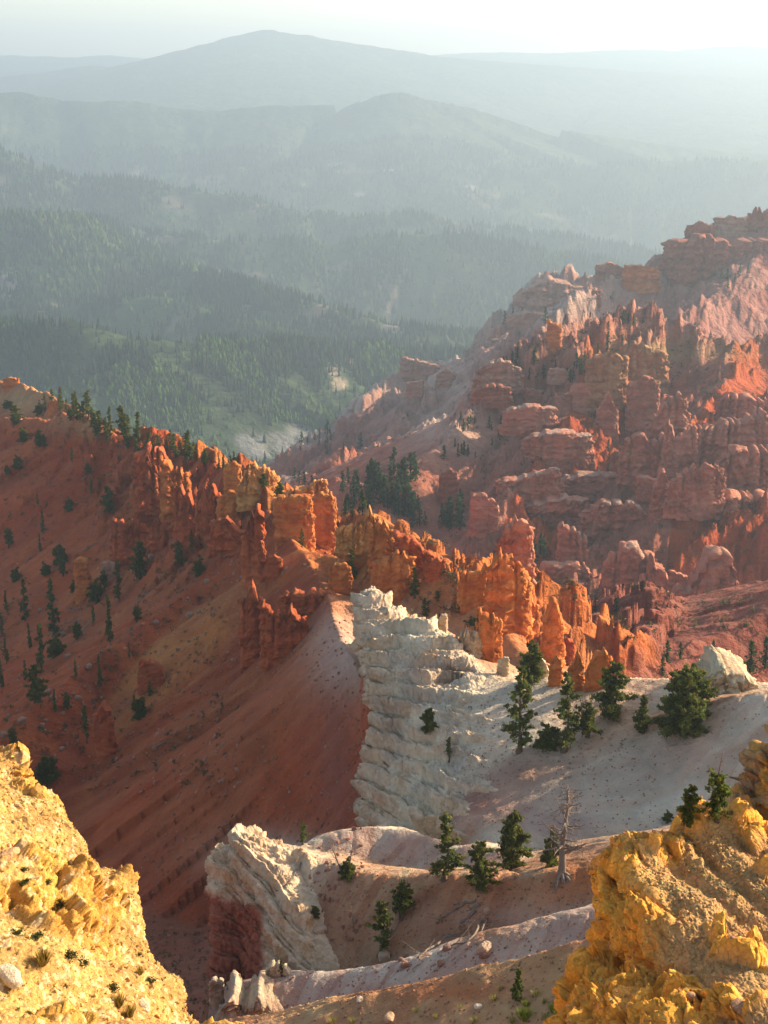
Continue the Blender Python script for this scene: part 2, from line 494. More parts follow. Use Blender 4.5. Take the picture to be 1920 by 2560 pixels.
silR = [(2250,2110,37,0),(2080,2090,38,0),(1960,2084,38.5,0),(1917,2080,39,0),(1850,2068,39.5,0),(1790,2060,40,0),(1776,2056,40,0),(1735,2037,40,0),(1705,2046,39.8,0),(1690,2064,39.6,0),(1683,2090,39.5,0),(1660,2078,39.3,0),(1640,2088,39.1,0),(1605,2112,39,0),
        (1580,2096,38.8,0),(1545,2102,38.6,0),(1524,2122,38.3,0),(1511,2146,38,0),(1528,2182,37.7,0),(1510,2229,37.3,0),(1503,2292,36.8,0),(1501,2362,36.2,0),(1519,2385,36,0),
        (1494,2424,35.2,0),(1440,2432,34.6,0),(1424,2480,33.8,0),(1413,2530,33,0),(1408,2580,32.4,0),(1400,2640,31.6,0)]
k = len(silR)
anchor_x, anchor_y, anchor_D = 2120, 2860, 21.0
rowsP = []
for i, (px, py, D, _) in enumerate(silR):
    f = i / (k - 1)
    tx = 2280 - 120 * f; ty = 2330 + 560 * f
    Dt = 33.0 - 11.5 * f
    S = P(px, py, D)
    ab = S[0] / S[1]
    row = [S + np.array([ab * 3.4 + .6, 3.4, -14]), S + np.array([ab * 1.8 + .25, 1.8, -3.8]), S + np.array([ab * .5 + .02, .5, -.6]), S]
    left = sstep(.55, .75, f)
    for s_ in (.09, .17, .28, .42, .6, .8, 1.0, 1.5):
        bulge = -2.2 * left * math.sin(math.pi * min(s_ / .45, 1) / 2) * (1 - .5 * s_) - .55 * (1 - left) * math.sin(math.pi * min(s_ / .3, 1) / 2)
        row.append(P(px + (tx - px) * s_, py + (ty - py) * s_, D + (Dt - D) * s_ + bulge))
    rowsP.append(row)
front = [[q + np.array([0, -4, -2]) for q in rowsP[-1]]]
G = skin(rowsP + front, 620, 540)
N = face_cam(G)
X, Y, Z = G[..., 0], G[..., 1], G[..., 2]
WB = .9 * (fbm3(X / .5, Y / .5, Z / .5, 4) - .5)
f1, f2, rid = worley3(X / .50 + WB, Y / .50 + 3 + WB, (Z + .35 * X) / .30)
h1, h2, rid3 = worley3(X / 1.5 + WB, Y / 1.5 + 3, (Z + .35 * X) / .8 + WB)
g1, g2, rid2 = worley3(X / .16 + 4, Y / .16, Z / .15)
uu = np.linspace(0, 1, G.shape[1])[None, :]
vv = np.linspace(0, 1, G.shape[0])[:, None]
cliff = sstep(.52, .66, vv) * (1 - sstep(.42, .56, uu + .12 * (fbm3(X / 1.5, Y / 1.5, Z / 1.5, 3) - .5)))
rim = np.exp(-((uu - .31) / .07) ** 2)
blk = np.clip(sstep(.53, .58, fbm3(X / 2.3 + 5, Y / 2.3, Z / 1.5, 3)) + cliff + .7 * rim, 0, 1)
led = Z + .35 * X + .9 * (fbm3(X / 1.8, Y / 1.8, Z / 2, 4) - .5); q = led / 1.15; fr = q - np.floor(q)
fa, ck = facet3(X / .95 + WB * .5, Y / .95, (Z + .35 * X) / .55); fb, ck2 = facet3(X / .30, Y / .30 + WB * .5, (Z + .35 * X) / .17); fc, _c = facet3(X / .085, Y / .085, Z / .07)
d = (.40 * fa + .10 * sstep(0, .08, ck)) * (.10 + blk) + .11 * fb * (.35 + .65 * blk) + .028 * fc + (fbm3(X / 2.8, Y / 2.8, Z / 2.8 + 3, 3) - .62) * .75 + (fbm3(X / .3, Y / .3, Z / .3, 5, .65) - .5) * .16
d += .40 * (sstep(0, .6, fr) - sstep(.85, 1, fr)) * blk * (0.3 + vn3(np.floor(q) * 2.7, X / 1.3, Y / 1.3))
G = G + N * d[..., None]
G[..., 2] += (fbm3(X / .7, Y / .7, Z * 0, 5, .6) - .45) * .9 * rim * (1 - sstep(.5, .7, vv)) * sstep(.12, .25, vv)
t = sstep(.40, .62, fbm3(X / 1.1, Y / 1.1, Z / 1.1 + 7, 5))[..., None]
c = np.array((0.56, 0.34, 0.14)) * (1 - t) + np.array((0.47, 0.28, 0.115)) * t
t = (blk * .85)[..., None]
c = c * (1 - t) + np.array((0.85, 0.41, 0.05)) * t  # ochre blocks; the left face's bounced glow is put into this colour
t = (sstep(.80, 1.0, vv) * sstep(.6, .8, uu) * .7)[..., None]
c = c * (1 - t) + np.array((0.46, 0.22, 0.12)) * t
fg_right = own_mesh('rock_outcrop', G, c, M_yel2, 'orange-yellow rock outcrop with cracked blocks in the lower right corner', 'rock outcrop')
FGR = G.copy()

# its taller neighbour behind, cut by the right edge
silB = [(2300,1640,52),(2150,1700,51),(2000,1775,50),(1920,1862,49),(1897,1905,48.6),(1890,1940,48.3),(1868,1975,48),(1850,1985,47.8),(1852,2005,47.6),(1815,2030,47.2),(1810,2062,46.8),(1790,2120,46.2),(1780,2200,45.5)]
k = len(silB)
rowsP = []
for i, (px, py, D) in enumerate(silB):
    f = i / (k - 1); S = P(px, py, D)
    row = [S + np.array([-.2, 3.5, -10]), S + np.array([-.3, 1.6, -2.4]), S + np.array([-.1, .5, -.4]), S]
    for s_ in (.12, .26, .45, .7, 1.0):
        row.append(P(px + (2400 - px) * s_, py + (2150 + 150 * f - py) * s_, D + (43 - D) * s_ - 1.6 * math.sin(math.pi * min(s_ / .4, 1) / 2)))
    rowsP.append(row)
G = skin(rowsP, 260, 200)
N = face_cam(G); X, Y, Z = G[..., 0], G[..., 1], G[..., 2]
f1, f2, rid = worley3(X / .7, Y / .7 + 3, Z / .45)
led = Z + .5 * X + .9 * (fbm3(X / 1.8, Y / 1.8, Z / 2, 4) - .5); q = led / 1.2; fr = q - np.floor(q)
fa, ck = facet3(X / .9, Y / .9, (Z + .5 * X) / .45); fb, ck2 = facet3(X / .28, Y / .28, Z / .17)
d = .42 * fa + .1 * sstep(0, .08, ck) + .11 * fb + (fbm3(X / 2.8, Y / 2.8, Z / 2.8 + 3, 3) - 1.1) * .7 + .45 * (sstep(0, .6, fr) - sstep(.85, 1, fr)) * (0.3 + vn3(np.floor(q) * 2.7, X / 1.3, Y / 1.3))
G = G + N * d[..., None]
t = sstep(.42, .6, fbm3(X / 1.4, Y / 1.4, Z / 1.1 + 7, 5))[..., None]
c = np.array((0.62, 0.31, 0.06)) * (1 - t) + np.array((0.42, 0.26, 0.12)) * t
own_mesh('rock_outcrop', G, c, M_yel2, 'steep yellow ledges at the right edge, behind the big outcrop', 'rock outcrop')
# ------------------------------------------------------------------ terrain: ridges, their flanks and gullies
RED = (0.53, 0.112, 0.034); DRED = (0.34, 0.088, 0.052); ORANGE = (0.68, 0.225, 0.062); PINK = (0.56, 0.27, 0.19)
WHITE = (0.82, 0.67, 0.49); GREYW = (0.68, 0.53, 0.40); YEL = (0.78, 0.52, 0.20); TAN = (0.60, 0.38, 0.23)
MAUVE = (0.46, 0.20, 0.15); ARED = (0.50, 0.19, 0.12); PALE = (0.66, 0.50, 0.40); GREY = (0.30, 0.29, 0.27); GREEN = (0.045, 0.075, 0.030)  # ARED and MAUVE are paled: some of the amphitheatre's haze is in their colour


def smooth_line(pts, n=3):
    p = np.array(pts, float)
    for _ in range(n - 1):
        q = [p[0]]
        for a, b in zip(p[:-1], p[1:]):
            q += [0.75 * a + 0.25 * b, 0.25 * a + 0.75 * b]
        q.append(p[-1]); p = np.array(q)
    return p


class Ridge:
    def __init__(s, pts, sl, sr, cl, cr, wd=3.0, gl=0.5, gr=0.5, lam=(30, 11, 4), seed=0, jag=0.0, e0=0.0, e1=0.0, raw=False):
        s.e0, s.e1 = e0, e1
        s.p = smooth_line([P(*q) if not raw else q for q in pts])
        s.sl, s.sr, s.cl, s.cr, s.wd, s.gl, s.gr, s.lam, s.seed, s.jag = sl, sr, np.array(cl), np.array(cr), wd, gl, gr, lam, seed, jag
        s.sig_cache = None

    def h(s, X, Y):
        best = np.full(X.shape, -1e9); S = np.zeros(X.shape); Dd = np.zeros(X.shape); side = np.zeros(X.shape, bool)
        acc = 0.0
        over = 0
        for e, a, b in ((s.e0, s.p[0], s.p[1]), (s.e1, s.p[-1], s.p[-2])):
            if e:
                dx, dy = a[0] - b[0], a[1] - b[1]; ln = math.hypot(dx, dy)
                over = over + e * np.maximum(((X - a[0]) * dx + (Y - a[1]) * dy) / ln, 0)
        for i, (a, b) in enumerate(zip(s.p[:-1], s.p[1:])):
            dx, dy = b[0] - a[0], b[1] - a[1]
            l2 = dx * dx + dy * dy; ln = math.sqrt(l2)
            tu = ((X - a[0]) * dx + (Y - a[1]) * dy) / l2
            t = np.clip(tu, 0, 1)
            ex = X - a[0] - t * dx; ey = Y - a[1] - t * dy
            d = np.sqrt(ex * ex + ey * ey)
            left = dx * (Y - a[1]) - dy * (X - a[0]) > 0
            sl = np.where(left, s.sl, s.sr)
            hh = a[2] + t * (b[2] - a[2]) - sl * (np.sqrt(d * d + s.wd ** 2) - s.wd) - over
            m = hh > best
            best = np.where(m, hh, best); S = np.where(m, acc + t * ln, S); Dd = np.where(m, d, Dd); side = np.where(m, left, side)
            acc += ln
        g = np.where(side, s.gl, s.gr)
        sd_ = s.seed * 13.7
        for k, lam in enumerate(s.lam):
            wob = lam * 0.9 * (vn2(X / lam / 1.7 + sd_, Y / lam / 1.7) - 0.5)
            u = (S + wob) / lam
            n = 1 - np.abs(2 * vn2(u + sd_, Dd / (lam * 9) + k * 7.7 + sd_ + np.where(side, 0, 40)) - 1)      # V-shaped gullies down the flank
            best = best - g * lam * 0.55 * n * n * (1 - np.exp(-Dd / lam / 0.9))
        if s.seed in (4, 5, 6, 7, 8, 9, 17):          # the white benches end to the left in a cliff
            Xc = np.interp(Y, [60, 95, 104, 110, 128, 134, 140, 150, 180, 200, 207, 215, 225], [-15, -14, -13.5, -15, -16.2, -11, -7, 8, 12, 9, 4, 1, 3])
            best = best - 3.6 * np.maximum(Xc + 3 * (vn2(Y / 3.1, X * 0 + 2.2) - .5) - X, 0)
        if s.jag:
            best = best + s.jag * (fbm2(S / 6 + sd_, S * 0 + 3.3, 3) - 0.5) * np.exp(-Dd / 6)
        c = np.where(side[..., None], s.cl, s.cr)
        # runs of washed-down soil: paler and redder streaks along the fall line
        k = s.lam[min(1, len(s.lam) - 1)]
        st = fbm2((S + 1.5 * k * (vn2(X / k / 3 + sd_, Y / k / 3) - .5)) / (k * .32) + sd_, Dd / (k * 5.5) + sd_, 4, .6)
        c = c * (0.62 + 0.76 * st[..., None]) * (1 + np.array((-.05, .12, .16)) * (4 * (st[..., None] - .5)))
        return best, c


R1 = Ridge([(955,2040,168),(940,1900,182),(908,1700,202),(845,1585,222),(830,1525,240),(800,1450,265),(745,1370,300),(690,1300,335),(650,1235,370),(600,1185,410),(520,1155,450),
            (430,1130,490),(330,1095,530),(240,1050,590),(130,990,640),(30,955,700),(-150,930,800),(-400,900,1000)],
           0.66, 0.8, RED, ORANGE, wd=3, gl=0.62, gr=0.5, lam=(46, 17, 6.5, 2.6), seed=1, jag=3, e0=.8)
RIDGES = [
    R1,
    # spur on the left flank, in front of the sky-line
    Ridge([(470,1150,470),(380,1112,495),(280,1100,500),(180,1052,520),(100,1050,540),(0,1040,560),(-160,1060,570)], 0.5, 0.60, RED, RED, wd=5, gl=.5, gr=.5, lam=(38, 14, 5, 2.4), seed=2),
    # rib that runs down the left flank under the castellated towers
    Ridge([(700,1335,325),(600,1395,330),(500,1455,318),(400,1530,300),(300,1600,290),(190,1690,280),(60,1790,262)], 0.5, 0.55, RED, RED, wd=4, gl=.45, gr=.45, lam=(26, 9, 3.5), seed=3),
    # bench of white rock: crest from the fin to the right edge
    Ridge([(935,1530,207),(1000,1560,200),(1080,1590,193),(1150,1640,186),(1230,1690,178),(1330,1705,174),(1420,1712,172),(1500,1735,170),(1590,1755,168),
           (1680,1768,164),(1780,1745,160),(1920,1712,158),(2150,1730,152),(2500,1800,150)], 0.75, 0.27, ORANGE, WHITE, wd=10, gl=.35, gr=.20, lam=(14, 2.8, 1.3), seed=4),
    # grey-white slope on the right, nearer crest
    Ridge([(1640,1828,154),(1700,1800,151),(1800,1762,148),(1920,1728,145),(2150,1760,142),(2500,1850,140)], 0.6, 0.82, TAN, GREYW, wd=3, gl=.15, gr=.22, lam=(7, 2.4, 1.2), seed=5, e0=.3),
    # pink rib down the middle of the bench
    Ridge([(1380,1850,160),(1300,1915,154),(1220,1975,150),(1150,2025,147),(1080,2060,145),(1010,2085,144)], 0.40, 0.5, MAUVE, PALE, wd=2.5, gl=.2, gr=.2, lam=(8, 2.6, 1.1), seed=6, e1=2.0, e0=.8),
    # nearer bench with the lower fin and the dead tree
    Ridge([(560,2150,128),(600,2105,127),(700,2135,126),(790,2150,124),(880,2170,121),(960,2180,119),(1060,2190,117),(1160,2190,115),(1300,2200,113),(1400,2185,112),
           (1520,2152,112),(1700,2100,112),(2000,2050,112)], 0.62, 1.0, TAN, (0.56,0.30,0.16), wd=2.2, gl=.2, gr=.16, lam=(7, 2.2, .9), seed=7, e0=1.6),
    Ridge([(740,2130,135),(860,2080,136),(960,2065,137),(1060,2090,134),(1150,2105,131),(1250,2120,128)], 0.6, 0.55, WHITE, PALE, wd=1.6, gl=.2, gr=.16, lam=(7, 2.2, .9), seed=17, e0=1.6),
    # pale spur below it
    Ridge([(560,2480,104),(620,2468,104.5),(720,2440,105),(850,2440,104),(960,2420,103),(1060,2400,102.5),(1180,2360,101.5),(1320,2318,100.5),(1520,2275,99.5),(1750,2200,99)],
          0.85, 0.62, PALE, PALE, wd=1.8, gl=.12, gr=.12, lam=(5, 1.8, .8), seed=8, e0=1.6),
    Ridge([(560,2600,88),(750,2575,89),(950,2548,88),(1100,2500,87),(1300,2445,85),(1420,2400,84),(1560,2350,83),(1800,2270,82)], 0.95, 0.42, (0.60,0.24,0.10), (0.60,0.33,0.16), wd=1.8, gl=.10, gr=.10, lam=(5, 1.8, .8), seed=9, e0=1.6),
    # orange hillocks behind the white fin
    Ridge([(760,1375,292),(850,1405,282),(950,1432,272),(1050,1482,258),(1140,1522,248),(1230,1562,240),(1330,1640,228),(1430,1695,217),(1490,1750,211)], 0.8, 0.62, ORANGE, ORANGE, wd=3, gl=.5, gr=.4, lam=(16, 6, 2.4), seed=10, jag=3, e1=1.1),
    Ridge([(1140,1520,262),(1200,1470,285),(1260,1450,300),(1320,1475,298),(1360,1560,290)], 0.8, 0.7, ORANGE, ORANGE, wd=3, gl=.4, gr=.4, lam=(16, 6, 2.4), seed=11, jag=3, e1=1.2),
    Ridge([(600,1195,425),(720,1250,400),(850,1310,375),(960,1360,355),(1060,1430,335),(1120,1470,320),(1180,1560,300)], 0.8, 0.7, ORANGE, ORANGE, wd=4, gl=.5, gr=.4, lam=(20, 8, 3), seed=12, jag=3),
    # right foot: red slope rising to the right edge, its colour darkened for shade
    Ridge([(2200,1390,345),(1980,1492,336),(1830,1565,325),(1700,1625,312),(1570,1687,300),(1450,1750,290)], 0.6, 0.5, (0.36, .125, .085), (0.36, .125, .085), wd=4, gl=.25, gr=.2, lam=(18, 6, 2.5), seed=13),
    # the amphitheatre's lower rib
    Ridge([(780,1195,800),(900,1205,700),(1020,1165,715),(1150,1085,770),(1250,1022,815),(1380,960,850),(1480,900,880),(1600,868,900),(1700,862,905),(1850,868,905),(2050,850,900),(2400,800,900)],
          0.6, 0.50, MAUVE, ARED, wd=6, gl=.35, gr=.42, lam=(75, 28, 10), seed=14, jag=6),
    Ridge([(1480,905,878),(1440,1000,800),(1380,1090,745),(1320,1200,700),(1260,1330,650)], 0.55, 0.5, RED, ARED, wd=5, gl=.35, gr=.35, lam=(40, 16, 7), seed=15, jag=5),
    Ridge([(1850,870,900),(1800,990,800),(1740,1080,740),(1700,1180,690),(1680,1300,630)], 0.55, 0.5, RED, ARED, wd=5, gl=.35, gr=.35, lam=(40, 16, 7), seed=16, jag=5),
    # upper right rim
    Ridge([(2300,480,1500),(1980,520,1500),(1890,535,1500),(1800,560,1490),(1710,605,1460),(1640,670,1430),(1520,700,1410),(1450,770,1360),(1370,850,1300),(1310,930,1250),(1240,1000,1180)],
          0.66, 0.6, PINK, MAUVE, wd=8, gl=.4, gr=.35, lam=(110, 40, 15), seed=18, jag=8),
    Ridge([(1960,560,1490),(1880,650,1400),(1800,740,1320),(1700,830,1230),(1600,900,1180)], 0.6, 0.6, MAUVE, MAUVE, wd=8, gl=.3, gr=.3, lam=(60, 24, 10), seed=19, jag=6, e1=2.0),
    # pale table and lower shelves beyond
    Ridge([(1480,690,1750),(1385,705,1760),(1310,745,1740),(1285,810,1700),(1200,895,1650),(1090,905,1650),(1000,910,1640),(935,985,1600),(890,1045,1520),(820,1090,1450),(700,1145,1400),(600,1185,1380)],
          0.95, 1.0, PINK, PALE, wd=6, gl=.35, gr=.35, lam=(90, 34, 14), seed=20, e1=1.2, jag=8),
    Ridge([(1230,1000,1200),(1100,1060,1150),(960,1140,1080),(820,1175,1050),(690,1190,1100),(600,1215,1150)], 0.5, 0.5, PALE, PINK, wd=8, gl=.3, gr=.3, lam=(60, 24, 10), seed=21, jag=5),
]


def floor_h(X, Y):
    a = X / Y
    lf = np.interp(Y, [0, 60, 80, 100, 120, 150, 200, 250, 350, 500, 700, 1000, 1500, 2200, 3000, 9000], [-50, -56, -64, -78, -92, -110, -128, -143, -170, -205, -285, -350, -470, -640, -680, -900])
    rt = np.interp(Y, [0, 60, 80, 100, 120, 150, 200, 250, 350, 450, 560, 650, 1000, 1500, 2200, 3000, 9000], [-50, -56, -64, -76, -86, -100, -140, -185, -228, -232, -236, -262, -370, -500, -640, -680, -900])
    t = sstep(-0.10, 0.0, a)
    return lf + (rt - lf) * t


def H_near(X, Y):
    shp = X.shape
    X = X.ravel(); Y = Y.ravel()
    h = floor_h(X, Y) + (fbm2(X / 40, Y / 40, 4) - 0.5) * 10 * np.clip(Y / 300, .1, 3)
    col = np.tile(np.array(MAUVE), (len(X), 1))
    col[Y < 200] = (0.42, 0.14, 0.075)
    sm = np.clip(Y * 0.006, 0.6, 5)
    for r in RIDGES:
        ymin, ymax = r.p[:, 1].min(), r.p[:, 1].max()
        reach = np.clip(ymin * 0.9, 60, 700)
        m = (Y > ymin - reach) & (Y < ymax + reach)
        if not m.any(): continue
        hr, cr = r.h(X[m], Y[m])
        d = (hr - h[m]) / sm[m]
        wt = 1 / (1 + np.exp(-np.clip(d * 2.5, -30, 30)))
        hh = np.maximum(hr, h[m]) + sm[m] * 0.25 * np.exp(-np.abs(d) * 1.5)
        h[m] = hh
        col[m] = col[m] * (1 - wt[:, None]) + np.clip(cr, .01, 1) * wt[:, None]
    return h.reshape(shp), col.reshape(shp + (3,))


# rows: distance; columns: bearing.  Rows are closer together where the ground is near.
rows = np.concatenate([np.geomspace(62, 235, 640, endpoint=False), np.geomspace(235, 950, 420, endpoint=False), np.geomspace(950, 2100, 150)])
cols = np.concatenate([np.linspace(-0.75, -0.36, 40, endpoint=False), np.linspace(-0.36, 0.36, 660, endpoint=False), np.linspace(0.36, 1.1, 70)])
A_, Y_ = np.meshgrid(cols, rows)
X_ = A_ * Y_
hN, cN = H_near(X_, Y_)

# beds: slopes step a little at hard layers, more in the far amphitheatre
far = sstep(230, 500, Y_)
bed = hN + 5 * (fbm2(X_ / 60, Y_ / 60, 3) - .5)
per = np.where(Y_ > 600, 17.0, 9.0)
ph = bed / per
saw = (ph - np.floor(ph))
step = (sstep(0.0, 1.0, saw) - saw)
rough_zone = far * sstep(0.0, 0.04, A_) + far * 0.12
hN = hN + step * per * 0.9 * rough_zone * sstep(.35, .6, fbm2(X_ / 45 + 9, Y_ / 45, 3))
# weathered walls and ribs of the amphitheatre
amph = sstep(520, 640, Y_) * (1 - sstep(1850, 1990, Y_)) * sstep(.015, .09, A_ + .05 * (fbm2(X_ / 120, Y_ / 120, 3) - .5)) * (0.65 + .35 * (1 - sstep(880, 960, Y_)))
us = (X_ * .80 - Y_ * .60); vs = (X_ * .60 + Y_ * .80)
wx = 9 * (fbm2(X_ / 14, Y_ / 14, 3) - .5)
nh = fbm2((us + wx) / 19, (vs + wx) / 46, 4)
nh2 = fbm2((us + wx) / 7 + 40, (vs - wx) / 15, 3)
amph = np.maximum(amph, .5 * sstep(930, 1020, Y_) * (1 - sstep(1850, 1990, Y_)) * sstep(-.11, -.07, A_ + .03 * (fbm2(X_ / 120, Y_ / 120, 3) - .5)))
nh3 = 1 - np.abs(2 * fbm2((us + wx * .6) / 5, (vs - wx) / 16 + 8, 3) - 1)
big = sstep(.38, .62, fbm2(X_ / 110 + 3, Y_ / 110, 3))
wall = 17 * sstep(.50, .545, nh) + 9 * sstep(.575, .60, nh) + 6 * sstep(.645, .66, nh) + 5 * sstep(.55, .60, nh2) * sstep(.47, .52, nh)
hN += (wall * (.25 + .75 * big) * .9 + 6.5 * (nh3 ** 3 - .4) * sstep(2, 14, wall)) * amph
ampw = wall / 30 * amph
lit = sstep(230, 260, Y_) * (1 - sstep(420, 520, Y_)) * sstep(-.055, .0, A_) * (1 - sstep(.19, .24, A_))
band = np.clip(sstep(-46, -14, X_ - np.interp(Y_, R1.p[:, 1], R1.p[:, 0])), 0, 1) * (1 - sstep(15, 40, X_ - np.interp(Y_, R1.p[:, 1], R1.p[:, 0]))) * sstep(318, 340, Y_) * (1 - sstep(510, 560, Y_))
lit = np.maximum(lit, band * .7)
hN += (7 * sstep(.53, .57, fbm2((us + wx * .5) / 8, (vs + wx) / 17, 4)) + 3 * sstep(.6, .62, fbm2(us / 4, vs / 7, 3))) * lit
# white-rock beds near
nearw = (1 - sstep(180, 215, Y_))
hN += (fbm2(X_ / 2.2, Y_ / 2.2, 4) - .5) * 0.5 * nearw + (fbm2(X_ / 9, Y_ / 9, 5) - .5) * np.clip(Y_ / 200, .4, 6) * 1.1

# colours: streaks and patches of the ground itself
def paint(col, X, Y, Z, px, py, r, c, k=1.0):
    qx, qy = project(np.stack([X, Y, Z], -1))
    m = np.exp(-(((qx - px) / r[0]) ** 2 + ((qy - py) / r[1]) ** 2)) * k
    m = np.clip(m * (0.6 + 0.9 * fbm2(X / 6, Y / 6, 3)), 0, 1)[..., None]
    return col * (1 - m) + np.array(c) * m

n_a = fbm2(X_ / 26, Y_ / 26, 5)[..., None]; n_b = fbm2(X_ / 7 + 50, Y_ / 7, 5)[..., None]
bands = fbm2(hN / np.where(Y_ > 600, 9.0, 5.0) + 0.6 * n_a[..., 0], X_ * 0 + 1.5, 3)[..., None]
cN = cN * (0.80 + 0.4 * bands)
lf = (R1.p[:, 0].min(), )
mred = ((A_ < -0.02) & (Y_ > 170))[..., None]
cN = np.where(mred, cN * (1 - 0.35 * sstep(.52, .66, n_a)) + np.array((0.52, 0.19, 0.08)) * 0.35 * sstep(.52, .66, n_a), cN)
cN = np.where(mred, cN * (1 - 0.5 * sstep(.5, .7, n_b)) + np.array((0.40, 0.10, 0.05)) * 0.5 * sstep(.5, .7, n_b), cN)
for (px_, py_, r_, c_, k_) in [
    (1000, 1640, (170, 110), WHITE, 1.0), (1250, 1760, (190, 100), (0.72, 0.60, 0.45), .95), (1540, 1800, (110, 45), TAN, .8), (1180, 2000, (200, 60), MAUVE, .8),
    (1330, 1930, (170, 40), (0.50, 0.28, 0.20), .8), (1560, 1960, (220, 110), GREYW, .7), (1400, 2070, (120, 50), (0.50, 0.33, 0.29), .7),
    (840, 1900, (50, 230), (0.40, 0.13, 0.09), .7), (850, 1620, (60, 80), (0.66, 0.44, 0.34), .9), (700, 2150, (140, 60), WHITE, .8), (1460, 2180, (90, 50), (0.55, 0.24, 0.10), .9),
    (1350, 2300, (250, 40), PALE, .8), (1200, 2330, (120, 40), (0.52, 0.27, 0.15), .7), (1150, 2480, (180, 26), (0.60, 0.22, 0.09), .8), (1400, 2500, (160, 50), (0.60, 0.45, 0.25), .6),
    (1130, 1080, (140, 70), PALE, .7), (1350, 760, (140, 60), PALE, .8), (1100, 960, (160, 60), PALE, .7), (1560, 700, (60, 40), PALE, .8),
    (60, 1000, (110, 40), (0.70, 0.40, 0.18), .9), (230, 1060, (90, 30), (0.70, 0.40, 0.18), .7), (1650, 880, (180, 25), (0.52, 0.36, 0.16), .7),
    (550, 2450, (120, 120), (0.42, 0.18, 0.12), .6)]:
    cN = paint(cN, X_, Y_, hN, px_, py_, r_, c_, k_)
cN = np.clip(cN * 0.74 * (0.85 + 0.3 * n_b), 0.01, 0.9)

# under the two white fins the land has the fins' own shape, a little lower, and eases back to itself around them
for Gc, w_u, w_f in ((FIN1, .62, 12.0), (FIN2, .74, 4.0)):
    nR, nC = Gc.shape[:2]
    sel = Gc[int(nR * .20):, int(nC * .16):]
    aa = (sel[..., 0] / sel[..., 1]); jf = np.interp(aa, cols, np.arange(len(cols)))
    ufrac = np.broadcast_to(np.linspace(.16, 1, sel.shape[1])[None, :], aa.shape)
    jj = np.round(jf).astype(int)
    for j in range(jj.min(), jj.max() + 1):
        m = jj == j
        if m.sum() < 6: continue
        yk, zk = sel[..., 1][m], sel[..., 2][m]; ufm = ufrac[m]
        o_ = np.argsort(yk); ys, zs = yk[o_], zk[o_]
        zi = np.interp(rows, ys, zs) - 1.1; uf = np.interp(rows, ys, ufm[o_])
        inside = sstep(ys[0] - w_f, ys[0] + .5, rows) * (1 - sstep(ys[-1] - .5, ys[-1] + 6, rows))
        k = inside * (1 - sstep(w_u, 1.0, uf))
        hN[:, j] = hN[:, j] * (1 - k) + np.minimum(zi, hN[:, j] + 6) * k

M_ground = rock_mat('ground_rock', 3.2, bump=1.0, strata=0.12, mottle=0.36)
M_ground_far = rock_mat('ground_rock_far', 14.0, bump=1.0, strata=0.18, mottle=0.32, vertical=.5)
nr1 = 640
def sub_ground(name, r0, r1, mat):
    V = np.stack([X_[r0:r1], Y_[r0:r1], hN[r0:r1]], -1)
    me = mesh_np(name, V.reshape(-1, 3), grid_faces(r1 - r0, len(cols)), cN[r0:r1].reshape(-1, 3))
    o = link(name, me, mat); tag(o, kind='structure')
    return o
ground = sub_ground('ground', 0, nr1 + 1, M_ground)
canyon = sub_ground('canyon_slopes', nr1, len(rows), M_ground_far)

# ------------------------------------------------------------------ far land: forested hills, mountains
def far_ridge(pts, s, D=None, **k):
    return Ridge([(p[0], p[1], p[2] if len(p) > 2 else D) for p in pts], s, s, GREEN, GREEN, **k)

